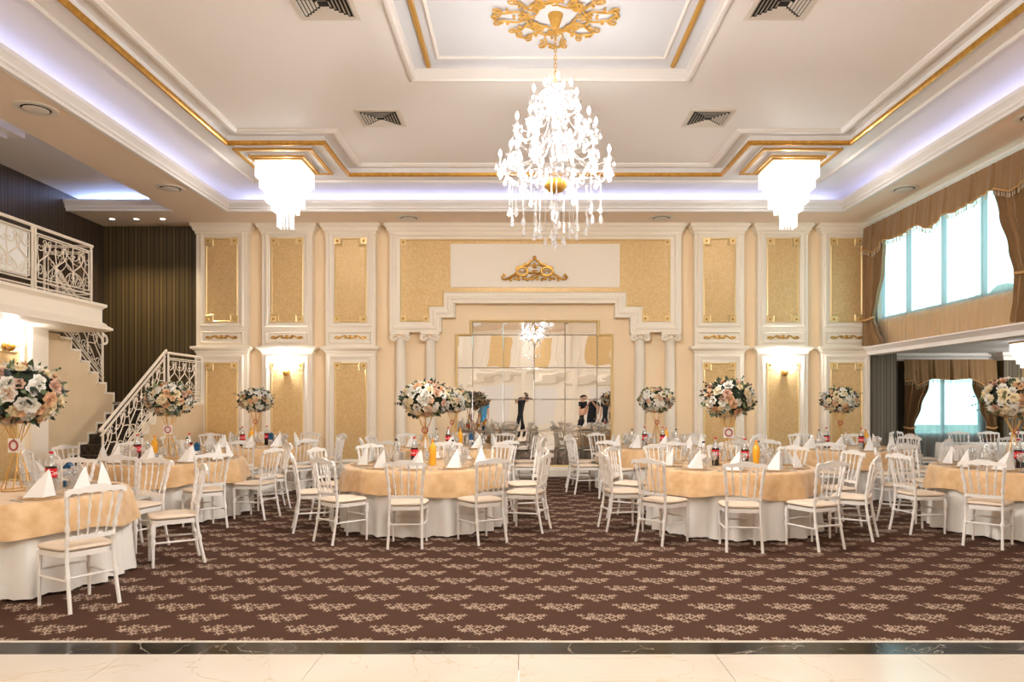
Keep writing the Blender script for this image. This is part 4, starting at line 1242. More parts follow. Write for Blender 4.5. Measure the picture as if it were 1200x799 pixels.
# ================================================================== SIDE ROOM TABLE
def long_table():
    x0, x1, y0, y1 = 7.95, 11.6, 12.95, 13.75
    t = thing('long_table', 'long narrow table under a plain white cloth in the side room', 'table', (x0,y0,0))
    MB().box(0.0, x1-x0, 0.0, y1-y0, 0.71, 0.745).build('tabletop', M['paper'], t, smooth=False)
    for a in (0.1, x1-x0-0.1):
        for b in (0.08, y1-y0-0.08): MB().tube([(a,b,0),(a,b,0.71)], 0.02, 8).build('leg', M['grey'], t)
    # cloth
    per = []
    m = 0.012
    X0, X1, Y0, Y1 = x0-m, x1+m, y0-m, y1+m
    seg = [((X0,Y0),(X1,Y0),120),((X1,Y0),(X1,Y1),30),((X1,Y1),(X0,Y1),120),((X0,Y1),(X0,Y0),30)]
    for (a, b, n) in seg:
        for i in range(n):
            s = i/n; per.append((a[0]+(b[0]-a[0])*s, a[1]+(b[1]-a[1])*s))
    n = len(per); prof = [(-0.3,0.748,0),(-0.01,0.748,0),(0.0,0.742,0.1),(0.004,0.6,0.4),(0.010,0.3,0.8),(0.018,0.02,1.0)]
    cx, cy = (X0+X1)/2, (Y0+Y1)/2
    def fn(i, j):
        o, z, f = prof[j]; x, y = per[i]
        nx = 0; ny = 0
        if abs(y-Y0) < 1e-6 or abs(y-Y1) < 1e-6: ny = 1 if y > cy else -1
        if abs(x-X0) < 1e-6 or abs(x-X1) < 1e-6: nx = 1 if x > cx else -1
        w = o + 0.012*f*(1+sin(i*0.78+sin(i*0.21)))
        return (x+nx*w-cx, y+ny*w-cy, z)
    mb = MB(); mb.grid(n, len(prof), fn, wrap=True); mb.f.append(tuple(range(n-1,-1,-1)))
    c = mb.build('tablecloth', M['cloth'], None, True, 60, recalc=False); c.location = (cx,cy,0)
    tag(c, 'plain white cloth over the long side-room table', 'tablecloth')
long_table()
nth = ('first', 'second', 'third', 'fourth', 'fifth')
for k, x in enumerate((8.75, 9.36, 10.0, 10.65, 11.25)):
    put_chair(x, 14.12, pi, 'white spindle-back chair behind the long side-room table, %s from the stripes' % nth[k], 'ballroom chairs in the side room')
for k, x in enumerate((8.35, 9.1, 9.8, 10.5, 11.2)):
    put_chair(x, 12.55, 0, 'white spindle-back chair before the long side-room table, %s from the stripes' % nth[k], 'ballroom chairs in the side room')
put_chair(7.55, 13.40, -pi/2, 'white spindle-back chair at the end of the long side-room table', 'ballroom chairs in the side room')
put_chair(7.75, 14.35, -2.6, 'white spindle-back chair alone by the grey striped wall end', 'ballroom chairs in the side room')
# ================================================================== CRYSTAL CHANDELIER
def teardrop(L, w, seg=6):
    return [(0.0005,0.0),(w*0.35,-L*0.22),(w*0.8,-L*0.5),(w,-L*0.72),(w*0.7,-L*0.9),(0.0005,-L)]
def beads(mb, pts, r, step):
    """a string of faceted beads along a polyline"""
    pts = [Vector(p) for p in pts]; acc = 0.0; mb_ = mb
    for a, b in zip(pts, pts[1:]):
        L = (b-a).length; t = acc
        while t < L:
            c = a.lerp(b, t/L)
            mb_.add([(c.x+r,c.y,c.z),(c.x,c.y+r,c.z),(c.x-r,c.y,c.z),(c.x,c.y-r,c.z),(c.x,c.y,c.z+r*1.2),(c.x,c.y,c.z-r*1.2)],
                    [(0,1,4),(1,2,4),(2,3,4),(3,0,4),(1,0,5),(2,1,5),(3,2,5),(0,3,5)])
            t += step
        acc = t-L
DROP = MB().lathe([(p[0],p[1]) for p in teardrop(0.075,0.019)], 6).mesh('crystal_drop', M['drop'], smooth=False)
DROPL = MB().lathe([(p[0],p[1]) for p in teardrop(0.115,0.028)], 6).mesh('crystal_drop', M['drop'], smooth=False)
BULB = MB().lathe([(0.006,0.0),(0.015,0.012),(0.019,0.03),(0.014,0.05),(0.004,0.07),(0.0005,0.078)], 10).mesh('bulb', M['bulb'])
BOBE = MB().lathe([(0.008,-0.01),(0.03,-0.004),(0.055,0.010),(0.06,0.016),(0.052,0.013),(0.02,0.002),(0.006,0.0)], 14, flute=0.05, nf=7).mesh('bobeche', M['crystal'])
CAND = MB().lathe([(0.014,0.0),(0.016,0.01),(0.012,0.02),(0.012,0.085),(0.0135,0.09)], 10).mesh('candle_tube', M['crystal'])
def make_chandelier(loc, label, ztop):
    X, Y = loc; Z0 = 3.235
    t = thing('chandelier', label, 'chandelier', (X, Y, Z0))
    stem = MB().lathe([(0.02,0.60),(0.05,0.64),(0.09,0.70),(0.10,0.76),(0.06,0.80),(0.03,0.84),(0.055,0.90),(0.075,0.98),(0.05,1.06),(0.03,1.10),(0.06,1.16),(0.08,1.22),(0.05,1.30),(0.028,1.36),(0.05,1.42),(0.06,1.50),(0.035,1.60),(0.02,1.68),(0.06,1.73),(0.02,1.76)], 18, flute=0.06, nf=9)
    stem.build('stem', M['crystal'], t)
    MB().lathe([(0.03,0.56),(0.085,0.585),(0.115,0.63),(0.12,0.67),(0.10,0.70),(0.04,0.71)], 36, flute=0.06, nf=12).build('gilded_bowl', M['gold'], t)
    MB().lathe([(0.01,0.30),(0.05,0.34),(0.06,0.40),(0.03,0.47),(0.02,0.56)], 14, flute=0.06, nf=7).build('lower_finial', M['crystal'], t)
    arms = []
    def tier(n, R, zh, zc, sag, off, size=1.0, drops=3):
        m0 = None
        for k in range(n):
            a = 2*pi*k/n+off
            if m0 is None:
                mb = MB(); P = [(0.05,0,zh),(R*0.28,0,zh-sag*0.2),(R*0.62,0,zh-sag),(R*0.9,0,zc-0.10),(R,0,zc-0.005)]
                mb.tube(smooth_path(P, 6), 0.0095*size, 6)
                P2 = [(R*0.2,0,zh-sag*0.1),(R*0.35,0,zh+0.06),(R*0.52,0,zh+0.02),(R*0.5,0,zh-0.05)]
                mb.tube(smooth_path(P2, 4), 0.006*size, 5)
                m0 = mb.mesh('arm', M['crystal'])
            arm = link('arm', m0, t); arm.rotation_euler = (0,0,a)
            b = link('bobeche', BOBE, arm, (R,0,zc)); link('candle_tube', CAND, arm, (R,0,zc+0.002)); link('bulb', BULB, arm, (R,0,zc+0.09))
            for q in range(drops):
                aa = 2*pi*q/drops+0.5
                link('crystal_drop', DROP, arm, (R+0.052*cos(aa),0.052*sin(aa),zc+0.006))
            link('crystal_drop', DROPL, arm, (R,0,zc-0.02))
            arms.append((R*cos(a), R*sin(a), zc))
    tier(12, 0.60, 0.72, 0.84, 0.10, 0.13)
    tier(8, 0.44, 0.72, 0.93, 0.08, 0.3)
    tier(9, 0.44, 1.12, 1.22, 0.08, 0.0)
    tier(6, 0.30, 1.12, 1.30, 0.06, 0.4)
    tier(6, 0.24, 1.48, 1.56, 0.06, 0.2, 0.9)
    tier(3, 0.12, 1.50, 1.66, 0.04, 0.7, 0.9)
    # swags of beads from the crown to the cups and from tier to tier
    for (R1, z1, n1), (R0, z0) in (((0.24,1.57,6),(0.05,1.73)), ((0.44,1.23,9),(0.08,1.50)), ((0.60,0.85,12),(0.10,1.15))):
        for k in range(n1):
            a = 2*pi*k/n1+{6:0.2,9:0.0,12:0.13}[n1]
            mb = MB(); pts = []
            for i in range(13):
                s = i/12; r_ = R0+(R1-R0)*s; z = z0+(z1-z0)*s-0.16*sin(pi*s)
                pts.append((r_*cos(a), r_*sin(a), z))
            beads(mb, pts, 0.0085, 0.018)
            mb.build('bead_swag', M['drop'], t, smooth=False)
    # hanging strands that close the bottom
    for R, n, zt, zb, off in ((0.50,14,0.66,0.36,0.1),(0.36,10,0.66,0.24,0.3),(0.23,8,0.62,0.16,0.0),(0.11,5,0.58,0.10,0.5),(0.0,1,0.34,0.075,0)):
        for k in range(n):
            a = 2*pi*k/max(n,1)+off; x, y = R*cos(a), R*sin(a); zb_ = zb+(0.05 if k % 2 else 0)
            mb = MB(); beads(mb, [(x,y,zt),(x,y,zb_)], 0.008, 0.021)
            s = mb.build('bead_strand', M['drop'], t, smooth=False)
            link('crystal_drop', DROPL, s, (x,y,zb_-0.005))
    # crown drops
    for k in range(8):
        a = 2*pi*k/8; link('crystal_drop', DROPL, t, (0.07*cos(a), 0.07*sin(a), 1.73))
    # chain, ceiling cup
    mb = MB(); z = 1.75; i = 0; zt = ztop-Z0
    while z < zt-0.10:
        ring = [(0.013*cos(2*pi*q/10), 0.0, 0.028*sin(2*pi*q/10)) for q in range(10)]
        ring = [(p[0],0,z+0.02+p[2]) if i % 2 == 0 else (0,p[0],z+0.02+p[2]) for p in ring]
        mb.tube(ring, 0.005, 5, closed=True); z += 0.043; i += 1
    mb.build('chain', M['goldlight'], t)
    MB().lathe([(0.012,zt-0.16),(0.035,zt-0.15),(0.05,zt-0.10),(0.075,zt-0.03),(0.08,zt-0.001)], 32, flute=0.05, nf=16).build('ceiling_cup', M['goldlight'], t)
    return t
ZP = ZM+0.13
make_chandelier((0.36,7.77), 'big tiered crystal chandelier hanging from the gilded ceiling rosette', ZP)
make_chandelier((0.36,1.2), 'second crystal chandelier behind the camera, seen only in the mirror', ZM+0.02)

def medallion():
    mb = MB(); c = (0.36,7.77)
    mp = lambda u, v: (c[0]+u, c[1]+v, ZP-0.028)
    for k in range(8):
        a = 2*pi*k/8; R = 0.40 if k % 2 else 0.50
        mr = lambda u, v, a=a: mp(u*cos(a)-v*sin(a), u*sin(a)+v*cos(a))
        for s in (-1, 1):
            scroll(mb, S_SC, R, s*0.09, 0.24, 0.36, mr, 0.013, pi/2+0.35*s, flipx=(s < 0))
            scroll(mb, C_SC, R*0.62, s*0.10, 0.22, 0.24, mr, 0.012, 0.4*s, flipx=(s < 0))
            scroll(mb, C_SC, R+0.13, s*0.05, 0.14, 0.18, mr, 0.012, 0.5*s, flipx=(s > 0))
            for (u, v, q) in ((R+0.16,0.035,.020),(R-0.05,0.02,.018),(R+0.02,0.13,.022),(R*0.66,0.05,.016)):
                p = mr(u, s*v); mb.ball(p, (q,q,q*0.8), 7, 5)
    o = mb.build('ceiling_rosette', M['goldlight']); tag(o, 'gilded openwork scroll rosette on the ceiling above the chandelier', 'ceiling rosette')
medallion()

# ================================================================== SQUARE CRYSTAL LIGHTS
def crystal_light(cx, cy, zt, label, s=1.0):
    t = thing('crystal_ceiling_light', label, 'ceiling light', (cx, cy, zt), 0, 'square crystal ceiling lights')
    MB().box(-0.385*s,0.385*s,-0.385*s,0.385*s,-0.03,0.0).build('mounting_plate', M['goldflat'], t, smooth=False)
    for (hw, za, zb) in ((0.36,-0.03,-0.30),(0.31,-0.03,-0.46),(0.24,-0.03,-0.66),(0.17,-0.03,-0.78),(0.10,-0.03,-1.03)):
        hw *= s; za_, zb_ = za, zb*s; mb = MB(); n = max(3, round(2*hw/(0.036 if hw > 0.12*s else 0.05)))
        for k in range(n):
            u = -hw+2*hw*k/n
            for (x, y) in ((u,-hw),(hw,u),(-u,hw),(-hw,-u)):
                mb.tube([(x,y,za_),(x,y,zb_+0.01),(x,y,zb_)], [0.011,0.011,0.003], 6)
        mb.build('crystal_fringe', M['rod'], t)['kind'] = 'stuff'
    for (x, y) in ((-0.12,-0.12),(0.12,-0.12),(0.12,0.12),(-0.12,0.12)):
        MB().ball((x*s,y*s,-0.12*s), 0.03*s, 8, 6).build('bulb', M['bulb'], t)
crystal_light(-3.87, 11.72, ZC-0.111, 'square crystal ceiling light over the tables on the stair side')
crystal_light(4.35, 11.72, ZC-0.111, 'square crystal ceiling light over the tables on the window side')
crystal_light(9.22, 13.0, 2.619, 'small crystal light under the side-room ceiling', 0.62)

# ================================================================== WALL SCONCES
def sconce(x, y, z, rz, label):
    t = thing('wall_sconce', label, 'wall lamp', (x,y,z), rz, 'crystal wall sconces')
    MB().lathe([(0.02,0.0),(0.05,0.005),(0.06,0.015),(0.055,0.03),(0.02,0.035)], 18, M=Matrix.Rotation(radians(90),4,'X')).build('back_plate', M['gold'], t)
    MB().ball((0,-0.09,-0.02), (0.06,0.06,0.065), 14, 9).build('gilded_ball', M['gold'], t)
    MB().tube([(0,-0.02,0),(0,-0.09,0.0)], 0.012, 6).build('stem', M['gold'], t)
    for s in (-1, 0, 1):
        P = [(0,-0.10,0.0),(s*0.08,-0.13,-0.05),(s*0.16,-0.13-0.04*(s == 0),0.0),(s*0.18,-0.13-0.05*(s == 0),0.07)]
        arm = MB().tube(smooth_path(P, 5), 0.008, 6).build('arm', M['crystal'], t)
        e = P[-1]
        MB().lathe([(0.012,0.0),(0.045,0.012),(0.055,0.04),(0.052,0.075),(0.062,0.10)], 14, e, flute=0.06, nf=7).build('glass_shade', M['crystal'], arm)
        link('bulb', BULB, arm, (e[0], e[1], e[2]+0.012))
        for q in range(3):
            link('crystal_drop', DROP, arm, (e[0]+0.05*cos(q*2.1), e[1]+0.05*sin(q*2.1), e[2]+0.01))
    return t
sconce(WX(336.5), YF-0.007, WZ(436), 0, 'lit gold and crystal sconce on the pilaster at the stair side')
sconce(WX(918), YF-0.007, WZ(436), 0, 'lit gold and crystal sconce on the pilaster at the window side')
sconce(LX+0.007, 10.02, 2.32, radians(90), 'lit sconce on the wall under the balcony')

# ================================================================== CEILING VENTS AND DOWNLIGHTS
def vent(x, y, label):
    z = ZM+0.02
    t = thing('air_vent', label, 'vent', (x,y,z), 0, 'square ceiling vents'); W = 0.29
    MB().sweep([(-W,-W),(W,-W),(W,W),(-W,W)], [(-0.03,0),(-0.03,-0.012),(0.02,-0.018),(0.03,0)], mp3).build('frame', M['vent'], t, angle=25)
    MB().box(-W+0.02,W-0.02,-W+0.02,W-0.02,-0.003,-0.0005).build('backing', M['dark'], t, smooth=False)
    for q in range(4):
        mb = MB(); a = q*pi/2
        for i in range(6):
            d = 0.055+i*0.04; w = d-0.008
            P = [(-w,d,-0.012),(w,d,-0.012),(w,d+0.02,-0.026),(-w,d+0.02,-0.026)]
            P = [(p[0]*cos(a)-p[1]*sin(a), p[0]*sin(a)+p[1]*cos(a), p[2]) for p in P]
            P += [(p[0],p[1],p[2]+0.003) for p in P]
            mb.add(P, [(0,1,2,3),(7,6,5,4),(0,4,5,1),(1,5,6,2),(2,6,7,3),(3,7,4,0)])
        mb.build('slats', M['slat'] if q % 2 else M['vent'], t, smooth=False)
vent(-2.04, 10.33, 'square slatted ceiling vent, farther one on the stair side')
vent(2.68, 10.33, 'square slatted ceiling vent, farther one on the window side')
vent(-2.04, 7.34, 'square slatted ceiling vent, nearer one on the stair side')
vent(2.68, 7.34, 'square slatted ceiling vent, nearer one on the window side')
def round_vent(x, y, label):
    t = thing('round_vent', label, 'vent', (x,y,SO), 0, 'round vents in the soffit')
    MB().lathe([(0.235,-0.0005),(0.235,-0.008),(0.20,-0.018),(0.165,-0.012),(0.165,-0.0005)], 32).build('rim', M['vent'], t)
    MB().lathe([(0.163,-0.0005),(0.163,-0.004),(0.0,-0.004)], 32).build('backing', M['dark'], t)
    MB().lathe([(0.12,-0.006),(0.145,-0.018),(0.11,-0.03),(0.0,-0.026)], 28).build('centre_disc', M['vent'], t)
round_vent(-5.95, 8.77, 'round vent in the soffit beside the balcony, nearer one')
round_vent(-5.92, 12.05, 'round vent in the soffit before the stairs')
round_vent(-2.22, 14.02, 'round vent in the soffit over the stair-side columns')
round_vent(2.72, 14.02, 'round vent in the soffit over the window-side columns')
round_vent(6.45, 12.1, 'round vent in the soffit along the windows, farther one')
round_vent(6.45, 9.0, 'round vent in the soffit along the windows, nearer one')
for k, (x, w) in enumerate(((-8.07,'first'),(-7.59,'second'),(-7.07,'third'))):
    t = thing('downlight', 'lit recessed spotlight over the stairs, %s from the side wall' % w, 'spotlight', (x,14.1,SO), 0, 'spotlights over the stairs')
    MB().lathe([(0.075,-0.0005),(0.075,-0.008),(0.05,-0.01),(0.045,-0.0005)], 24).build('rim', M['vent'], t)
    MB().lathe([(0.044,-0.0005),(0.044,-0.005),(0.0,-0.006)], 20).build('lens', M['lamp'], t)

# ================================================================== CURTAINS
def interp(tab, x):
    if x <= tab[0][0]: return tab[0][1]
    for (a, b), (c, d) in zip(tab, tab[1:]):
        if x <= c:
            s = (x-a)/(c-a); s = s*s*(3-2*s); return b+(d-b)*s
    return tab[-1][1]
def drape(mp, outer, inner_tab, z0, z1, folds, h0, amp, seed, name='drape_cloth', mat='curtain', parent=None):
    r = random.Random(seed); ph = r.uniform(0,6); nu = folds*10; nv = 30
    top = abs(interp(inner_tab, z1)-outer)
    def fn(i, j):
        s = i/(nu-1); z = z0+(z1-z0)*j/(nv-1)
        inn = interp(inner_tab, z); w = abs(inn-outer); k = w/top
        u = outer+(inn-outer)*s
        h = h0+amp*(0.55+0.45*min(1,k))*sin(2*pi*folds*s+ph+0.5*sin(2.3*z+ph))+0.012*sin(2*pi*folds*2.3*s+z)
        return mp(u, z, h)
    return MB().grid(nu, nv, fn).build(name, M[mat], parent, True, 60, recalc=False)
def tieback(mp, ua, ub, z, h, parent):
    mb = MB(); n = 20; P = []
    for i in range(n+1):
        s = i/n; P.append(mp(ua+(ub-ua)*s, z-0.03*sin(pi*s), h+0.05*sin(pi*s)))
    mb.tube(P, 0.022, 8); mb.build('tieback', M['cord'], parent)
def valance(mp, edge_tab, ztop, h0, pinch, parent, edges=None):
    a, b = edge_tab[0][0], edge_tab[-1][0]; n = int(abs(b-a)/0.02)
    def height(u):
        h = h0+0.010*sin(u*26)+0.006*sin(u*61)
        for p in pinch: h -= 0.05*math.exp(-((u-p)/0.018)**2); h += 0.02*math.exp(-((abs(u-p)-0.05)/0.03)**2)
        return h
    def lin_(u):
        for (p, q), (c, d) in zip(edge_tab, edge_tab[1:]):
            if u <= c+1e-9: s = (u-p)/(c-p); return q+(d-q)*s
        return edge_tab[-1][1]
    nv = 8
    def fn(i, j):
        u = a+(b-a)*i/n; zb = lin_(u); t = j/(nv-1); z = ztop+(zb-ztop)*t
        return mp(u, z, h0*0.7+(height(u)-h0*0.7)*(0.3+0.7*t))
    MB().grid(n+1, nv, fn).build('valance', M['curtain'], parent, True, 60, recalc=False)
    us = [a+(b-a)*i/n for i in range(0, n+1)]
    MB().tube([mp(u, lin_(u)+0.012, height(u)+0.008) for u in us], 0.012, 6).build('cord_trim', M['cord'], parent)
    mb = MB(); u = a+0.02
    while u < b:
        z = lin_(u); h = height(u)+0.006
        p = mp(u, z-0.03, h)
        mb.tube([mp(u, z, h), mp(u, z-0.02, h)], 0.003, 4); mb.ball(p, (0.009,0.009,0.013), 6, 4)
        mb.tube([mp(u, z-0.04, h), mp(u, z-0.075, h)], [0.005,0.009], 5); u += 0.045
    mb.build('tassel_fringe', M['tassel'], parent)['kind'] = 'stuff'
mr = lambda y, z, h: (WRX-h, y, z)
cu = thing('window_curtain', 'brown draped curtain and tasselled valance over the big upper window', 'curtain', (0,0,0))
edge = [(9.35,4.60),(9.6,4.55),(9.98,4.46),(10.02,4.46),(10.36,4.60),(10.92,4.54),(11.35,4.51),(11.58,4.56),(11.70,4.50),(11.98,4.42),(12.12,4.45),(12.37,4.57),(12.6,4.56),(12.88,4.51),(13.30,4.53),(13.54,4.57),(13.72,4.48),(13.94,4.41),(14.16,4.50),(14.42,4.55)]
valance(mr, edge, 5.0, 0.20, (10.4,10.9,11.58,12.0,12.40,12.95,13.56,14.0), cu)
drape(mr, 14.42, [(2.66,13.62),(2.9,13.85),(3.17,14.0),(3.5,13.85),(4.0,13.66),(4.7,13.58)], 2.64, 4.75, 6, 0.14, 0.045, 3, parent=cu)
tieback(mr, 14.44, 13.98, 3.17, 0.16, cu)
drape(mr, 9.3, [(2.66,10.05),(3.0,9.98),(3.3,9.96),(3.7,10.08),(4.2,10.28),(4.7,10.42)], 2.64, 4.75, 9, 0.14, 0.045, 4, parent=cu)
tieback(mr, 9.28, 9.98, 3.32, 0.16, cu)
sh = thing('sheer_curtain', 'pale turquoise sheer curtain across the big upper window', 'curtain', (0,0,0))
def sheer(mp, u0, u1, z0, z1, h0, parent, freq=9.0):
    n = int(abs(u1-u0)/0.018)
    def fn(i, j):
        u = u0+(u1-u0)*i/n; z = z0+(z1-z0)*j/5
        return mp(u, z, h0+0.013*sin(u*freq*2*pi/1.2+0.7*sin(u*3))+0.006*sin(u*88))
    MB().grid(n+1, 6, fn).build('sheer_cloth', M['sheer'], parent, True, 60, recalc=False)
sheer(mr, 9.5, 14.3, 2.65, 4.97, 0.03, sh)
ms = lambda x, z, h: (x, SY-h, z)
def side_curtain(x0, x1, la, lb, label, label2):
    c = thing('window_curtain', label, 'curtain', (0,0,0))
    L, R = x0, x1; w = la
    tab = [(L,1.96),(L+0.2,1.98),(L+w*0.55,1.86),(L+w+0.12,2.04),(L+w+0.16,2.03),((L+R)/2,2.0),(R-w-0.16,2.03),(R-w-0.12,2.04),(R-w*0.55,1.86),(R-0.2,1.98),(R,1.96)]
    valance(ms, tab, 2.47, 0.2, (L+w+0.14, R-w-0.14, (L+R)/2), c)
    drape(ms, L, [(0.02,L+0.42),(0.7,L+0.26),(0.95,L+0.22),(1.4,L+w*0.75),(1.9,L+w+0.05)], 0.02, 2.2, 6, 0.14, 0.045, 7, parent=c)
    drape(ms, R, [(0.02,R-0.42),(0.7,R-0.26),(0.95,R-0.22),(1.4,R-w*0.75),(1.9,R-w-0.05)], 0.02, 2.2, 6, 0.14, 0.045, 8, parent=c)
    tieback(ms, L-0.02, L+0.24, 0.95, 0.16, c); tieback(ms, R+0.02, R-0.24, 0.95, 0.16, c)
    s = thing('sheer_curtain', label2, 'curtain', (0,0,0))
    sheer(ms, L+0.1, R-0.1, 0.03, 2.46, 0.03, s, 7.0)
side_curtain(8.60, 10.68, 0.5, 0.5, 'brown swagged curtain framing the side-room window', 'white sheer curtain in the side-room window')
side_curtain(11.22, 13.4, 0.5, 0.5, 'brown swagged curtain beyond the dark pier', 'white sheer curtain beyond the dark pier')

# ================================================================== RAILINGS
WHT = M['white']
def railing(label, mp, L, post_at, top=0.90, board=False, extra=None):
    t = thing('stair_railing' if 'stair railing' in label else 'balcony_railing', label, 'railing', (0,0,0))
    MB().tube([mp(-0.03,top), mp(L/2,top), mp(L+0.03,top)], 0.024, 8).build('top_rail', WHT, t)
    MB().tube([mp(0,top-0.09), mp(L,top-0.09)], 0.012, 6).build('sub_rail', WHT, t)
    for v in (0.07, 0.15): MB().tube([mp(0,v), mp(L,v)], 0.012, 6).build('lower_rail', WHT, t)
    for u in post_at: MB().tube([mp(u,0.0), mp(u,top)], 0.019, 8).build('post', WHT, t)
    a, b = 0.06, L-0.06
    sp = MB(); scroll_panel(sp, b-a, top-0.32, lambda u, v: mp(a+u, 0.2+v), 0.0095)
    sp.build('scroll_panel', WHT, t)
    if board:
        m = MB(); P = [mp(a,0.18), mp(b,0.18), mp(b,top-0.1), mp(a,top-0.1)]; Q = [(p[0]-0.03,p[1],p[2]) for p in P]; P = [(p[0]-0.022,p[1],p[2]) for p in P]
        m.add(P+Q, [(0,1,2,3),(7,6,5,4),(0,4,5,1),(1,5,6,2),(2,6,7,3),(3,7,4,0)]); m.build('backing_board', M['paper'], t, smooth=False)
    if extra: extra(t)
    return t
xb = -6.70
railing('white wrought-iron balcony railing, open scroll section at the corner', lambda u, v: (xb, 9.86+u, 3.045+v), 1.28, (0.0, 1.28))
railing('white wrought-iron balcony railing, section backed with a white board', lambda u, v: (xb, 8.42+u, 3.045+v), 1.38, (0.0, 1.38), board=True)
railing('white wrought-iron balcony railing, short return guarding the stairwell', lambda u, v: (xb-0.06-u, 11.16, 3.045+v), 0.68, (0.68,))
sl = RL/TL
xr = -6.472
railing('white scrolled stair railing climbing beside the lower flight', lambda u, v: (xr, 11.0+u, 0.14+0.024+sl*u+v), 2.0, (0.06, 1.96), top=0.93)
railing('white scrolled stair railing along the landing', lambda u, v: (xr, 13.08+u, 1.525+v), 1.32, (0.02, 1.12), top=0.89)
su = RU/TL
def curl(t):
    P = []
    for i in range(16):
        a = i/15*1.6*pi; r = 0.075*(1-0.03*i)
        P.append((-7.36, 12.62+0.075*sin(a)+0.02*i/15, 2.70-0.075+r*cos(a)-0.02*i/15*2))
    MB().tube(P, 0.022, 8).build('rail_curl', WHT, t)
railing('white scrolled stair railing of the upper flight under the balcony', lambda u, v: (-7.36, 12.6-u, 1.47+(13.03-12.6)*su+0.02+su*u+v), 1.3, (0.03, 1.27), top=0.90, extra=curl)

# ================================================================== OUTSIDE
struct(MB().box(14.2, 60, -30, 60, -0.6, -0.5).box(-9, 14.2, 17.0, 60, -0.6, -0.5).build('ground', M['treeleaf'], smooth=False))
def tree(x, y, h, label, seed):
    r = random.Random(seed); t = thing('tree', label, 'tree', (x,y,-0.5))
    MB().tube([(0,0,0),(0.1,0,h*0.35),(0,0.1,h*0.6)], [0.2,0.15,0.1], 8).build('trunk', M['trunk'], t)
    mb = MB()
    for i in range(60):
        a = r.uniform(0,2*pi); q = sqrt(r.random())*h*0.28; z = h*0.68+r.uniform(-1,1)*h*0.24*sqrt(max(0,1-(q/(h*0.3))**2))
        s = r.uniform(0.10,0.17)*h*0.6; mb.ball((q*cos(a),q*sin(a),z), (s,s,s*0.75), 8, 5)
    mb.build('foliage', M['treeleaf'], t)
tree(13.6, 19.3, 5.6, 'leafy tree outside, blurred through the upper window sheers', 3)

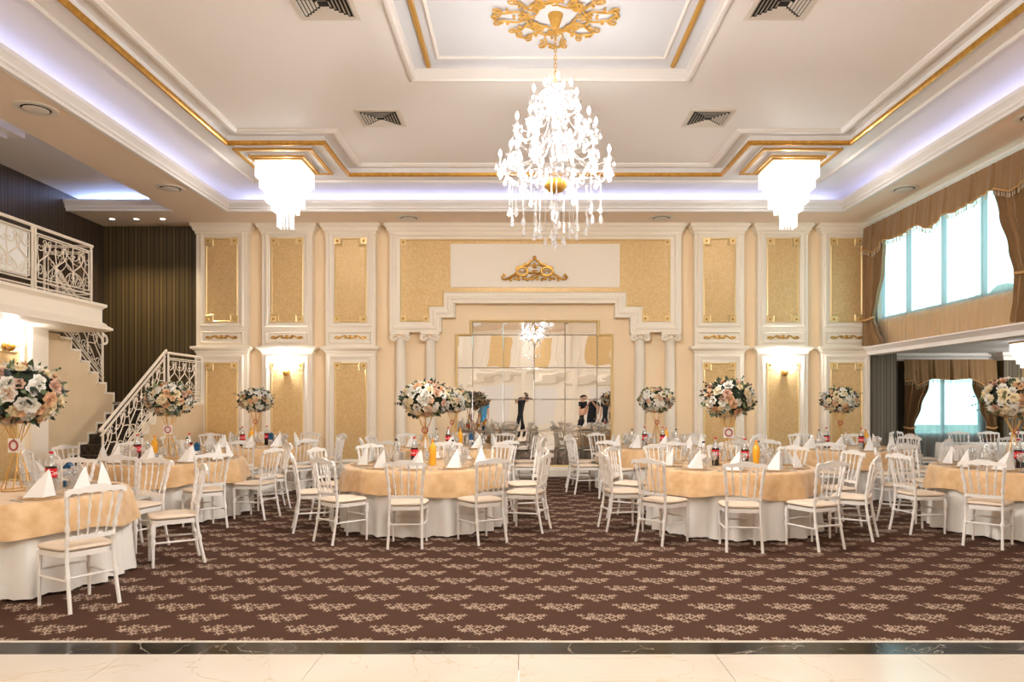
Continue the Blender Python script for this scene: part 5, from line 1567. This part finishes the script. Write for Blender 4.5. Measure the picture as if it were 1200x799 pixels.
# ================================================================== PEOPLE (behind the camera, seen in the mirror)
def skin_obj(name, joints, edges, mat, parent, root, sub=1):
    me = bpy.data.meshes.new(name)
    keys = list(joints); idx = {k: i for i, k in enumerate(keys)}
    me.from_pydata([joints[k][:3] for k in keys], [(idx[a], idx[b]) for a, b in edges], [])
    o = link(name, me, parent)
    m = o.modifiers.new('Skin', 'SKIN'); m.use_smooth_shade = True
    for i, k in enumerate(keys):
        sv = me.skin_vertices[0].data[i]; r = joints[k][3]; r2 = joints[k][4] if len(joints[k]) > 4 else r
        sv.radius = (r, r2); sv.use_root = (k == root)
    s = o.modifiers.new('Subdivision', 'SUBSURF'); s.levels = sub; s.render_levels = sub
    me.materials.append(mat)
    return o
def person(label, x, y, rz, H, arms, top_mat, hair_long=False, dress=False):
    t = thing('person', label, 'person', (x,y,0), rz)
    k = H/1.75
    J = {'pel':(0,0,0.95,0.13,0.10),'sp':(0,0.0,1.12,0.125,0.09),'ch':(0,-0.01,1.30,0.15,0.10),'nk':(0,-0.01,1.46,0.055),'hd0':(0,0.0,1.53,0.06),'hd1':(0,0.015,1.60,0.078,0.092),'hd2':(0,0.005,1.68,0.07,0.085),'hd3':(0,0.0,1.735,0.035)}
    E = [('pel','sp'),('sp','ch'),('ch','nk'),('nk','hd0'),('hd0','hd1'),('hd1','hd2'),('hd2','hd3')]
    legs = {}; armsJ = {}
    for s, n in ((-1,'l'),(1,'r')):
        J['hp'+n] = (s*0.09,0,0.90,0.085); J['kn'+n] = (s*0.10,0.02,0.50,0.055); J['cf'+n] = (s*0.10,0.0,0.36,0.052); J['an'+n] = (s*0.10,-0.02,0.09,0.036); J['ft'+n] = (s*0.115,0.13,0.03,0.032)
        E += [('pel','hp'+n),('hp'+n,'kn'+n),('kn'+n,'cf'+n),('cf'+n,'an'+n),('an'+n,'ft'+n)]
        sh, el, wr = (s*0.18,-0.01,1.40), arms[n][0], arms[n][1]
        J['sh'+n] = (*sh,0.062); J['el'+n] = (*el,0.042); J['fa'+n] = tuple((e*0.7+w*0.3) for e, w in zip(el, wr))+(0.040,); J['wr'+n] = (*wr,0.027)
        E += [('ch','sh'+n),('sh'+n,'el'+n),('el'+n,'fa'+n),('fa'+n,'wr'+n)]
        d = (Vector(wr)-Vector(el)).normalized(); side = d.cross(Vector((0,0,1))); side = side.normalized() if side.length > 0.1 else Vector((0,1,0)); up = side.cross(d)
        pm = Vector(wr)+d*0.07; J['pm'+n] = (*pm,0.034,0.018); E.append(('wr'+n,'pm'+n))
        for q in range(4):
            b = pm+side*(q-1.5)*0.018+d*0.02; m_ = b+d*0.035-up*0.012; e_ = m_+d*0.022-up*0.022*(1+0.1*q)
            J['f%d'%q+n] = (*b,0.0095); J['g%d'%q+n] = (*m_,0.0085); J['h%d'%q+n] = (*e_,0.007)
            E += [('pm'+n,'f%d'%q+n),('f%d'%q+n,'g%d'%q+n),('g%d'%q+n,'h%d'%q+n)]
        tb = Vector(wr)+d*0.03-side*s*0.03; J['t0'+n] = (*tb,0.011); te = tb+d*0.045-side*s*0.018; J['t1'+n] = (*te,0.008)
        E += [('wr'+n,'t0'+n),('t0'+n,'t1'+n)]
    sc = lambda d: {a: tuple(v*k for v in b) for a, b in d.items()}
    body = skin_obj('body', sc(J), E, M['skin'], t, 'pel', 2)
    g = 0.028
    grow = lambda n, extra=g: tuple(J[n][:3])+tuple(r+extra for r in J[n][3:])
    TJ = {n: grow(n) for n in ('pel','sp','ch','shl','shr')}
    TJ['nk'] = tuple(J['nk'][:2])+(1.43,0.07)
    TJ['hem'] = (0,0,0.87,0.155,0.125); TE = [('hem','pel'),('pel','sp'),('sp','ch'),('ch','nk'),('ch','shl'),('ch','shr')]
    for n in 'lr':
        a, b = J['sh'+n], J['el'+n]; TJ['el'+n] = tuple(p*0.25+q*0.75 for p, q in zip(a[:3], b[:3]))+(0.06,); TE.append(('sh'+n,'el'+n))
    skin_obj('shirt', sc(TJ), TE, top_mat, t, 'pel', 2)
    LJ = {n: grow(n) for n in ('pel','hpl','hpr','knl','knr')}
    for n in 'lr': LJ['an'+n] = tuple(J['an'+n][:3])+(0.055,)
    LJ['wst'] = (0,0,1.06,0.135,0.10)
    skin_obj('trousers', sc(LJ), [('wst','pel'),('pel','hpl'),('pel','hpr'),('hpl','knl'),('hpr','knr'),('knl','anl'),('knr','anr')], M['black'], t, 'pel', 2)
    for s in (-1, 1):
        MB().ball((s*0.112*k,0.06*k,0.038*k), (0.048*k,0.145*k,0.038*k), 12, 8).build('shoe', M['lens'], t)
    h = MB(); h.ball((0,-0.018*k,1.672*k), (0.088*k,0.102*k,0.085*k), 14, 9)
    if hair_long: h.ball((0,-0.075*k,1.52*k), (0.085*k,0.05*k,0.17*k), 12, 8)
    h.build('hair', M['hair'], t)
    f = MB(); f.ball((0,0.105*k,1.61*k), (0.013*k,0.02*k,0.022*k), 8, 5)
    f.build('nose', M['skin'], t)
    for s in (-1, 1):
        MB().ball((s*0.03*k,0.092*k,1.635*k), (0.011*k,0.008*k,0.007*k), 8, 5).build('eye', M['lens'], t)
        MB().ball((s*0.085*k,0.0,1.62*k), (0.01*k,0.02*k,0.03*k), 8, 5).build('ear', M['skin'], t)
    MB().ball((0,0.094*k,1.567*k), (0.022*k,0.008*k,0.007*k), 8, 5).build('mouth', M['rosep'], t)
    return t
cross = {'l':((-0.27,0.03,1.16),(-0.02,0.20,1.17)), 'r':((0.27,0.03,1.16),(0.02,0.21,1.21))}
hold = {'l':((-0.27,0.04,1.20),(-0.10,0.20,1.43)), 'r':((0.27,0.04,1.20),(0.10,0.20,1.43))}
down = {'l':((-0.24,-0.02,1.13),(-0.25,0.06,0.90)), 'r':((0.24,-0.02,1.13),(0.25,0.06,0.90))}
person('person in black holding a camera, reflected in the middle of the mirror', 0.0, -0.42, 0.0, 1.76, hold, M['black'])
cam_t = thing('photo_camera', 'black camera held by the person reflected in the mirror', 'camera', (0,-0.115,1.56))
MB().box(-0.07,0.07,-0.045,0.03,-0.05,0.045).box(-0.03,0.03,-0.03,0.025,0.045,0.07).build('camera_body', M['lens'], cam_t, smooth=False)
MB().lathe([(0.034,0.0),(0.036,0.02),(0.036,0.06),(0.033,0.075),(0.0,0.072)], 20, (0,0.03,0), M=Matrix.Rotation(radians(-90),4,'X')).build('lens_barrel', M['lens'], cam_t)
person('person in a black T-shirt with arms crossed, reflected at the side of the mirror', 2.45, -0.35, -0.9, 1.72, cross, M['black'])
person('person with long dark hair in black, reflected behind the one with crossed arms', 2.95, -0.95, 0.5, 1.62, hold, M['black'], True)
person('person in black partly cut by the mirror edge', 3.45, -0.55, 0.3, 1.70, down, M['black'])
person('person in a blue shirt, reflected low beside the back table bouquet', -1.75, -1.1, 0.3, 1.66, down, M['blueshirt'])

# ================================================================== LIGHT
def lamp(name, kind, loc, energy, col, **kw):
    l = bpy.data.lights.new(name, kind); l.energy = energy; l.color = col
    for a, b in kw.items(): setattr(l, a, b)
    o = link(name, l, None, loc); return o
WARM = (1.0, 0.86, 0.70); NEUT = (1.0, 0.978, 0.952); LED = (0.42, 0.52, 1.0)
G = 1.0
for (cx, cy) in ((0.36,7.77),(0.36,1.2)):
    for (R, z, n, e) in ((0.52,4.08,6,13),(0.36,4.42,5,4),(0.18,4.75,3,1.5)):
        for k in range(n):
            a = 2*pi*k/n+0.37
            lamp('chandelier_lamp', 'POINT', (cx+R*cos(a), cy+R*sin(a), z), e*(1.0 if cy > 5 else 2.6)*G, NEUT, shadow_soft_size=0.05)
    for k in range(6):       # added spots: light walls and floor without washing out the ceiling panel
        a = 2*pi*k/6
        o = lamp('chandelier_fill_spot', 'SPOT', (cx+0.45*cos(a), cy+0.45*sin(a), 3.95), (170 if cy > 5 else 60)*G, NEUT, spot_size=radians(150), spot_blend=0.7, shadow_soft_size=0.06)
        o.rotation_euler = (0, radians(-62), a)
for (cx, cy) in ((-3.87,11.72),(4.35,11.72)):
    for z in (5.2, 5.0):
        lamp('crystal_lamp', 'POINT', (cx, cy, z), 80*G, NEUT, shadow_soft_size=0.07)
lamp('side_crystal_lamp', 'POINT', (9.22,13.0,2.42), 45*G, NEUT, shadow_soft_size=0.06)
for (x, y) in ((11.0,14.6),(10.5,8.0)): lamp('side_room_fill', 'POINT', (x,y,2.35), 55*G, NEUT, shadow_soft_size=0.1)  # unseen point lights added to brighten the side room
for (x, y, z) in ((WX(336.5), YF-0.16, WZ(436)+0.20), (WX(918), YF-0.16, WZ(436)+0.20), (LX+0.16, 10.02, 2.50)):
    lamp('sconce_lamp', 'POINT', (x, y, z), 25*G, NEUT, shadow_soft_size=0.06)
def strip(name, loc, rot, sx, sy, e, col):
    o = lamp(name, 'AREA', loc, e, col, shape='RECTANGLE', size=sx, size_y=sy); o.rotation_euler = rot
    return o
ZL = SO+0.10
strip('cove_light', (-6.2,5.75,ZL), (radians(180),radians(38),0), 0.12, 15.4, 56*G, LED)
strip('cove_light', (6.7,5.75,ZL), (radians(180),radians(-38),0), 0.12, 15.4, 56*G, LED)
strip('cove_light', (0.25,14.15,ZL), (radians(218),0,0), 11.5, 0.12, 42*G, LED)
strip('balcony_cove_light', (-7.6,14.1,ZL), (radians(215),0,0), 1.8, 0.10, 26*G, (0.30,0.48,1.0))
strip('balcony_cove_light', (-6.64,6.5,5.16), (radians(180),radians(-35),0), 0.05, 13.0, 6*G, (0.30,0.45,1.0))
for x in (-8.07,-7.59,-7.07):
    o = lamp('spot_lamp', 'SPOT', (x,14.1,SO-0.02), 150*G, (1.0,0.80,0.52), spot_size=radians(80), spot_blend=0.8, shadow_soft_size=0.04)
for x in (-4.0, 0.4, 4.8):  # unseen area lights added overhead as fill for the hall
    for y in (-2.6, 3.0):
        strip('lobby_fill', (x,y,5.09 if y < 0 else 5.56), (0,0,0), 0.9, 0.9, 34*G, (0.92,0.96,1.0))
for (x, y) in ((-7.9,3.0),(-7.9,6.5)):
    lamp('balcony_lamp', 'POINT', (x,y,4.9), 35*G, WARM, shadow_soft_size=0.1)
def portal(loc, rot, sx, sy):
    o = lamp('sky_portal', 'AREA', loc, 1.0, (1,1,1), shape='RECTANGLE', size=sx, size_y=sy); o.rotation_euler = rot
    o.data.cycles.is_portal = True
portal((WRX+0.3, 11.92, 4.03), (0, radians(90), 0), 1.9, 4.5)
for cx in (9.6, 12.4): portal((cx, SY+0.2, 1.52), (radians(-90), 0, 0), 1.7, 1.6)
portal((14.3, 10.0, 1.45), (0, radians(90), 0), 1.7, 10.0)  # portal for the added opening in the unseen far wall
w = bpy.data.worlds.new('sky'); SC.world = w; w.use_nodes = True
nt = w.node_tree; bg = nt.nodes['Background']
bg.inputs[0].default_value = (0.90, 0.97, 1.0, 1); bg.inputs[1].default_value = 3.0

# ================================================================== CAMERA AND VIEW
cd = bpy.data.cameras.new('camera'); cam = link('camera', cd, None, (0,0,EYE)); cam.rotation_euler = (radians(90),0,0)
cd.sensor_width = 36.0; cd.lens = FOC/1200*36.0; cd.shift_x = -12/1200; cd.shift_y = 69.5/1200; cd.clip_start = 0.05; cd.clip_end = 200
SC.camera = cam
SC.view_settings.view_transform = 'Standard'; SC.view_settings.look = 'None'; SC.view_settings.gamma = 1.0
SC.view_settings.use_curve_mapping = False; SC.view_settings.exposure = 0.24
cy = SC.cycles
cy.use_denoising = True; cy.max_bounces = 10; cy.diffuse_bounces = 5; cy.glossy_bounces = 4; cy.transmission_bounces = 6; cy.transparent_max_bounces = 24
cy.sample_clamp_indirect = 6.0; cy.caustics_reflective = False; cy.caustics_refractive = False; cy.blur_glossy = 0.5
